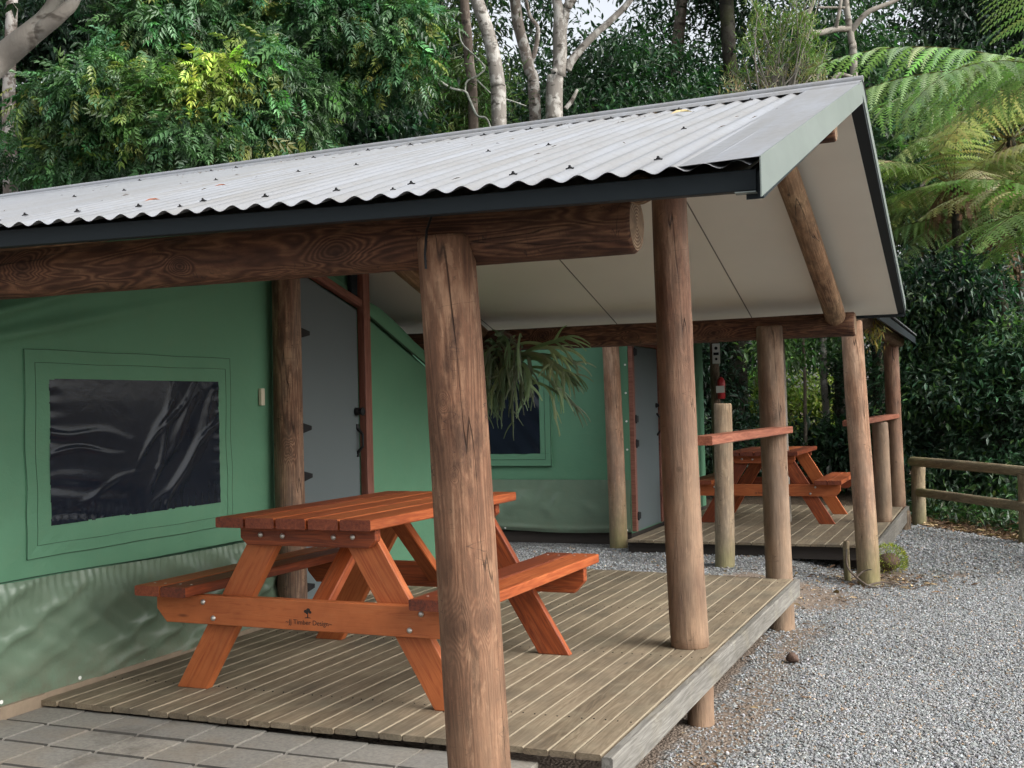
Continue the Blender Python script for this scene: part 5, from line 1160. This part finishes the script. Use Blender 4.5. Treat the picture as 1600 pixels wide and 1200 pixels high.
# woods seen under the far shelter
def slim(label, base, path, rad, bark, seed): 
    t = plant('forest_tree', base, label, 'tree', BG); wood('trunk', [(path, rad)], M[bark], t, 14, seed); return t
def under(label, base, path, rad, bark, seed, crown):
    t = slim(label, base, path, rad, bark, seed); put('crown', foliage(crown, LEAF, .12, MID, seed + 9, 40, .26, .3, (LITE, .3)), M['leaf'], t)
under('thick blackish trunk seen beyond the far deck, behind the short post', (-3.92, 18.98, 0.), [(-3.92, 18.98, 0.), (-3.90, 18.96, 1.49), (-3.90, 18.95, 2.33), (-3.89, 18.92, 3.60)], [.24, .21, .20, .18], 'bark_dark', 340, [(-4.14, 18.82, 3.29, 1., .8, .5, 40), (-3.57, 19.62, 2.78, .6, .6, .4, 20, MID)])
under('slim pale mottled trunk between the two rear posts', (-2.55, 19.54, 0.), [(-2.55, 19.54, 0.), (-2.53, 19.54, 1.35), (-2.55, 19.51, 1.98), (-2.54, 19.50, 3.14)], [.06, .055, .055, .05], 'bark_pale', 341, [(-2.63, 19.68, 2.74, .7, .6, .4, 24, MID), (-3.05, 20.38, 2.51, .5, .5, .3, 16, LITE)])
under('very thin grey sapling in the bright gap past the far table', (-2.72, 18.39, 0.), [(-2.72, 18.39, 0.), (-2.70, 18.38, 1.47), (-2.69, 18.37, 1.97), (-2.70, 18.35, 2.67)], [.03, .028, .026, .022], 'bark_brown', 342, [(-2.98, 18.24, 2.43, .35, .35, .2, 14, LITE)])
slim('dark straight trunk close beside the far corner post', (-2.45, 20.67, 0.), [(-2.45, 20.67, 0.), (-2.43, 20.66, 1.44), (-2.42, 20.65, 2.33), (-2.40, 20.63, 3.55)], [.11, .10, .10, .09], 'bark_dark', 343)
bush('dark glossy bush beyond the far table, low in the gap', (-2.41, 19.07, 0.), [(-2.36, 18.75, 0.80, .6, .5, .5, 50), (-2.88, 18.87, 0.59, .5, .5, .4, 36), (-1.97, 19.24, 0.83, .5, .5, .6, 40), (-3.54, 19.14, 0.42, .6, .5, .4, 30), (-1.94, 19.77, 1.86, .5, .5, .7, 40)], .13, DARK, 351, LEAF, 40, .2, 'leaf_gloss', (MID, .15), 1., 'shrub', 'shrub')
bush('yellow green sapling past the far shelter, sunlight of the gap painted into its leaves', (-3.76, 21.22, 0.), [(-3.72, 21.21, 1.46, .35, .4, .6, 26, (.24, .31, .06)), (-3.49, 21.29, 1.92, .4, .4, .35, 22, (.26, .33, .07)), (-2.95, 22.62, 0.94, .5, .4, .2, 14, LITE), (-3.52, 22.39, 0.77, .5, .4, .2, 14, YEL), (-4.28, 22.05, 1.83, .4, .4, .4, 14, LITE), (-2.84, 22.11, 1.73, .45, .4, .4, 30, (.26, .33, .07)), (-3.19, 21.97, 1.32, .35, .4, .3, 20, (.24, .31, .06))], .12, LITE, 352, LEAF, 34, .22, 'leaf', (YEL, .3), 1., 'sapling', 'sapling')  # leaf colours raised to carry the sunlight falling in the gap
bush('dark understorey shrub left of the gap, behind the far deck', (-4.20, 17.78, 0.), [(-4.17, 18.30, 1.91, .5, .5, .7, 40, DEEP), (-3.99, 17.85, 1.00, .6, .5, .5, 40, DEEP), (-4.46, 18.71, 2.56, .6, .5, .5, 30, DEEP), (-3.91, 20.60, 1.02, .5, .5, .5, 24, DARK)], .12, DARK, 353, LEAF, 40, .2, 'leaf', (MID, .1), 1., 'shrub', 'shrub')

# dark glossy shrubbery on the right, behind the fence
for lab, base, lobes, sd in (
    ('dark glossy big leaved shrub behind the left end of the log fence', (-1.04, 18.57, 0.), [(-1.00, 18.52, 2.60, .55, .6, .5, 46), (-0.88, 18.27, 1.72, .6, .6, .55, 54), (-1.09, 18.41, 0.95, .45, .5, .5, 36), (-0.74, 18.35, 0.57, .5, .5, .5, 40), (-0.92, 18.07, 0.02, .4, .4, .35, 22), (-0.77, 17.85, 3.21, .5, .5, .35, 34, DEEP), (-1.09, 17.93, 3.05, .4, .5, .3, 26)], 361),
    ('tall dark shrub with broad shiny leaves behind the middle of the log fence', (-0.22, 18.15, 0.), [(-0.23, 18.30, 2.65, .6, .6, .5, 50), (-0.16, 17.91, 1.79, .6, .6, .55, 54), (-0.10, 17.96, 0.96, .55, .5, .5, 44), (-0.37, 17.64, 0.34, .45, .45, .4, 30), (-0.05, 17.57, -0.02, .4, .4, .3, 18), (-0.16, 17.88, 3.22, .5, .5, .35, 34, DEEP)], 362),
    ('dark shrub at the right picture edge behind the log fence', (0.68, 17.44, 0.), [(0.60, 17.57, 2.30, .6, .6, .5, 46), (0.73, 17.43, 1.41, .7, .6, .6, 60), (0.53, 17.15, 0.55, .55, .5, .5, 40), (0.35, 16.87, -0.03, .4, .4, .3, 20), (1.36, 17.36, 1.74, .8, .7, 1., 60)], 363)):
    bush(lab, base, lobes, .115, (.042, .088, .046), sd, LEAF, 44, .20, 'leaf_gloss', (LITE, .10), 1.25, 'shrub', 'shrub', True, 'bark_dark')
slim('blackish leaning trunk inside the shrubs at the right', (0.04, 17.61, 0.), [(0.04, 17.61, 0.), (0.12, 17.62, 0.70), (0.13, 17.72, 1.42), (0.21, 17.84, 2.33), (0.13, 17.79, 3.24)], [.11, .10, .10, .09, .08], 'bark_dark', 345)
r = np.random.default_rng(370); n = 5200; x = r.uniform(-1.4, 2.2, n); y = 15.9 - 1.45 * (x + .9) + r.uniform(.25, 3., n) 
V = scatter(LEAF, np.stack([x, y, ground_h(x, y) + r.exponential(.13, n)], -1), r.normal(0, 1, (n, 3)) + np.array([0, 0, .4]), r.normal(0, .4, (n, 3)) + np.array([0, 0, 1]), r.uniform(.06, .15, n), tint_of((.03, .06, .022), n, r, .5, .25))
o = put('undergrowth', V, M['leaf'], None); tag(o, 'low weeds and seedlings under the shrubs', kind='stuff')

# ------------------------------------------------------------------ tree ferns
def frond(c, az, L, el, fall, seed, base, pw=.27, npin=19, dead=False):
    r = np.random.default_rng(seed); n = 40; p = np.array(c, float); e = el; pts = [p]; ds = []
    for i in range(n):
        d = np.array([math.cos(az) * math.cos(e), math.sin(az) * math.cos(e), math.sin(e)]); ds.append(d); pts.append(pts[-1] + d * L / n); e -= fall / n * (.5 + i / n)
        e = max(e, -1.45)
    V, F, T = [], [], []; side0 = np.array([-math.sin(az), math.cos(az), 0])
    def quad(a, b, c_, d_, col): k = len(V); V.extend([a, b, c_, d_]); F.append((k, k + 1, k + 2, k + 3)); T.extend([col] * 4)
    rc = np.array([.11, .075, .035])
    for i in range(n):       # rachis
        w = .011 * (1 - i / n) + .002; up = np.cross(side0, ds[i])
        quad(pts[i] - side0 * w, pts[i] + up * w, pts[i + 1] + up * w, pts[i + 1] - side0 * w, rc); quad(pts[i] + up * w, pts[i] + side0 * w, pts[i + 1] + side0 * w, pts[i + 1] + up * w, rc)
    for k in range(npin):
        t = .14 + .84 * k / (npin - 1); i = min(n - 1, int(t * n)); u = t * n - i; o = pts[i] * (1 - u) + pts[i + 1] * u; d = ds[i]
        Lp = L * pw * math.sin(math.pi * (t ** .75) * .94 + .08) * (.92 + .16 * r.random())
        for s in (-1, 1):
            if dead and r.random() < .5: continue
            a = side0 * s * .85 + d * .42 + np.array([0, 0, -.12]) + r.normal(0, .07, 3); a /= np.linalg.norm(a); m = max(5, int(Lp / .040)); q = o.copy(); cb = np.array(base) * np.exp(r.normal(0, .22)) * np.exp(r.normal(0, .07, 3))
            for j in range(m):
                a = a + np.array([0, 0, -.055 if not dead else -.2]); a /= np.linalg.norm(a); st = Lp / m; w = .042 * L ** .4 * (1 - (j / m) ** 1.6) + .006
                b1 = np.cross(a, np.cross(side0 * s, d)); b1 = d - a * d.dot(a); b1 /= max(np.linalg.norm(b1), 1e-5); dn = np.array([0, 0, -.16 * w])
                q2 = q + a * st
                for sg in (-1, 1):
                    tip = q + a * st * 1.15 + b1 * sg * w + dn; V.extend([q, q + a * st * .92, tip]); kk = len(V); F.append((kk - 3, kk - 2, kk - 1) if sg > 0 else (kk - 2, kk - 3, kk - 1)); T.extend([cb] * 3)
                q = q2
    return np.array(V), (np.array([i for f in F for i in f]), np.array([len(f) for f in F])), np.array(T)
def tree_fern(label, c, base, n, Lr, seed, col, gold=.25, skirt=0, az0=None, trunk=.11):
    t = plant('tree_fern', base, label, 'tree fern', 'tree ferns at the right edge'); r = np.random.default_rng(seed); prt = []; c = np.array(c, float)
    for k in range(n):
        az = 6.2832 * k / n + r.normal(0, .12); el = r.uniform(.05, .7); cc = np.array([.34, .31, .17]) if r.random() < gold else np.array(col) * np.exp(r.normal(0, .18))
        prt.append(frond(c + np.array([math.cos(az), math.sin(az), 0]) * .07, az, Lr * r.uniform(.85, 1.1), el, r.uniform(.75, 1.35), seed * 100 + k, cc))
    V, F, T = merge(prt); ob = put('frond', (V, F, T), M['fern'], t)
    if skirt:
        pr2 = [frond(c + np.array([math.cos(a), math.sin(a), -.6]) * .11, a, Lr * .48 * r.uniform(.7, 1.1), -.75, 1.4, seed * 100 + 60 + k, (.115, .065, .035), .13, 16, True) for k, a in enumerate(np.linspace(0, 6.28, skirt, endpoint=False))]
        put('dead_skirt', pr2, M['litter'], t)
    wood('trunk', [([tuple(np.array(base) + np.array([0, 0, -.1])), tuple((np.array(base) + c) / 2 + np.array([.05, .03, 0])), tuple(c + np.array([0, 0, .04]))], [trunk * 1.2, trunk, trunk * .9])], M['bark_dark'], t, 14, seed)
    return t
FG = (.215, .31, .135)
tree_fern('largest tree fern, its pale arching fronds filling the top right corner', (0.88, 12.22, 4.64), (0.88, 12.22, 0.), 19, 2.5, 7, FG, .12)
tree_fern('tree fern with a brown skirt of dead fronds below its crown', (0.07, 20.12, 4.44), (0.07, 20.12, 0.), 18, 2.6, 8, (.20, .29, .12), .15, 18, trunk=.08)
tree_fern('tree fern at the right edge with the lowest bright fronds', (0.99, 11.43, 3.23), (0.99, 11.43, 0.), 16, 1.55, 9, (.17, .26, .08), .1)
tree_fern('tree fern with golden drooping fronds just right of the roof gable', (0.42, 20.67, 5.87), (0.42, 20.67, 0.), 19, 2.9, 10, (.225, .30, .125), .3, 12, trunk=.08)
tree_fern('small tree fern low behind the gable, darker than the others', (-0.87, 21.23, 4.90), (-0.87, 21.23, 0.), 15, 1.9, 11, (.12, .185, .06), .1, 12, trunk=.07)

tree_fern('tree fern deep behind the gable, its crown half hidden by the golden one', (-0.44, 18.71, 4.87), (-0.44, 18.71, 0.), 17, 2.0, 12, (.22, .29, .11), .3, 14, trunk=.07)
# ------------------------------------------------------------------ far-off wood closing the view
r = np.random.default_rng(400); f_ = np.array([-.3844, .9232]); r_ = np.array([.9232, .3844]); lob = []
for s in np.arange(-19, 20, 1.35):
    for z in np.arange(.5, 15, 1.25):
        for dd in (26.5, 30.5):
            ss = s + r.normal(0, .3); zz = z + r.normal(0, .25); px_ = 800 + 1800 * ss / dd; py_ = 636 - (zz - 1.62) * 1800 / dd
            k = 26
            if py_ < 230 and 660 < px_ < 1480: k = 9 if r.random() < .62 else 0
            if py_ < 120 and 660 < px_ < 1480: k = 7 if r.random() < .6 else 0
            if 0 < px_ < 130 and 60 < py_ < 140: k = 10
            if 1175 < px_ < 1350 and 540 < py_ < 715: k = 0
            if k: p = f_ * dd + r_ * ss; lob.append((p[0], p[1], zz, 1.0, .8, .85, k))
far = foliage(lob, LEAF, .19, (.018, .042, .024), 401, 44, .34, .3, (MID, .10), 1.)
o = put('distant_forest', far, M['leaf'], None); tag(o, 'dark rainforest closing the view behind everything', kind='stuff')

# ------------------------------------------------------------------ camera, daylight, render settings
cam = bpy.data.objects.new('camera', bpy.data.cameras.new('camera')); COL.objects.link(cam); S.camera = cam
cm = [[0.922714, 0.029842, 0.384329], [0.384739, -0.009276, -0.922979], [-0.023978, 0.999512, -0.02004]]
cam.matrix_world = Matrix(((*cm[0], 0.), (*cm[1], 0.), (*cm[2], G0), (0, 0, 0, 1)))
cam.data.sensor_width = 36; cam.data.lens = 36 * 1798.57 / 1600; cam.data.clip_end = 2000; cam.data.clip_start = .05

SUN_EL, SUN_AZ = math.radians(38), math.radians(8)      # azimuth measured from +x towards -y
sd = Vector((math.cos(SUN_EL) * math.cos(SUN_AZ), -math.cos(SUN_EL) * math.sin(SUN_AZ), math.sin(SUN_EL)))
w = bpy.data.worlds.new('World'); S.world = w; w.use_nodes = True; nt = w.node_tree; nt.nodes.clear()
sky = nt.nodes.new('ShaderNodeTexSky'); sky.sky_type = 'NISHITA'; sky.sun_disc = False; sky.sun_elevation = SUN_EL
sky.sun_rotation = math.atan2(sd.x, sd.y); sky.air_density = 1.; sky.dust_density = 4.; sky.ozone_density = 1.
hs = nt.nodes.new('ShaderNodeHueSaturation'); hs.inputs['Saturation'].default_value = .24
bg = nt.nodes.new('ShaderNodeBackground'); bg.inputs[1].default_value = .135; ou = nt.nodes.new('ShaderNodeOutputWorld')
nt.links.new(sky.outputs[0], hs.inputs['Color']); nt.links.new(hs.outputs[0], bg.inputs[0]); nt.links.new(bg.outputs[0], ou.inputs[0])
sl = bpy.data.lights.new('sun', 'SUN'); sl.energy = 1.4; sl.angle = math.radians(48); sl.color = (1., .975, .93)
so = bpy.data.objects.new('sun', sl); COL.objects.link(so); so.rotation_mode = 'QUATERNION'; so.rotation_quaternion = Vector((0, 0, 1)).rotation_difference(sd); so.location = (8, -8, 14)
S.view_settings.view_transform = 'Standard'; S.view_settings.look = 'None'; S.view_settings.gamma = 1; S.view_settings.exposure = 1.22
S.render.engine = 'CYCLES'; c = S.cycles; c.use_denoising = True; c.max_bounces = 7; c.diffuse_bounces = 4; c.glossy_bounces = 3; c.transmission_bounces = 3; c.transparent_max_bounces = 4
c.caustics_reflective = False; c.caustics_refractive = False; c.use_adaptive_sampling = True; c.adaptive_threshold = .02
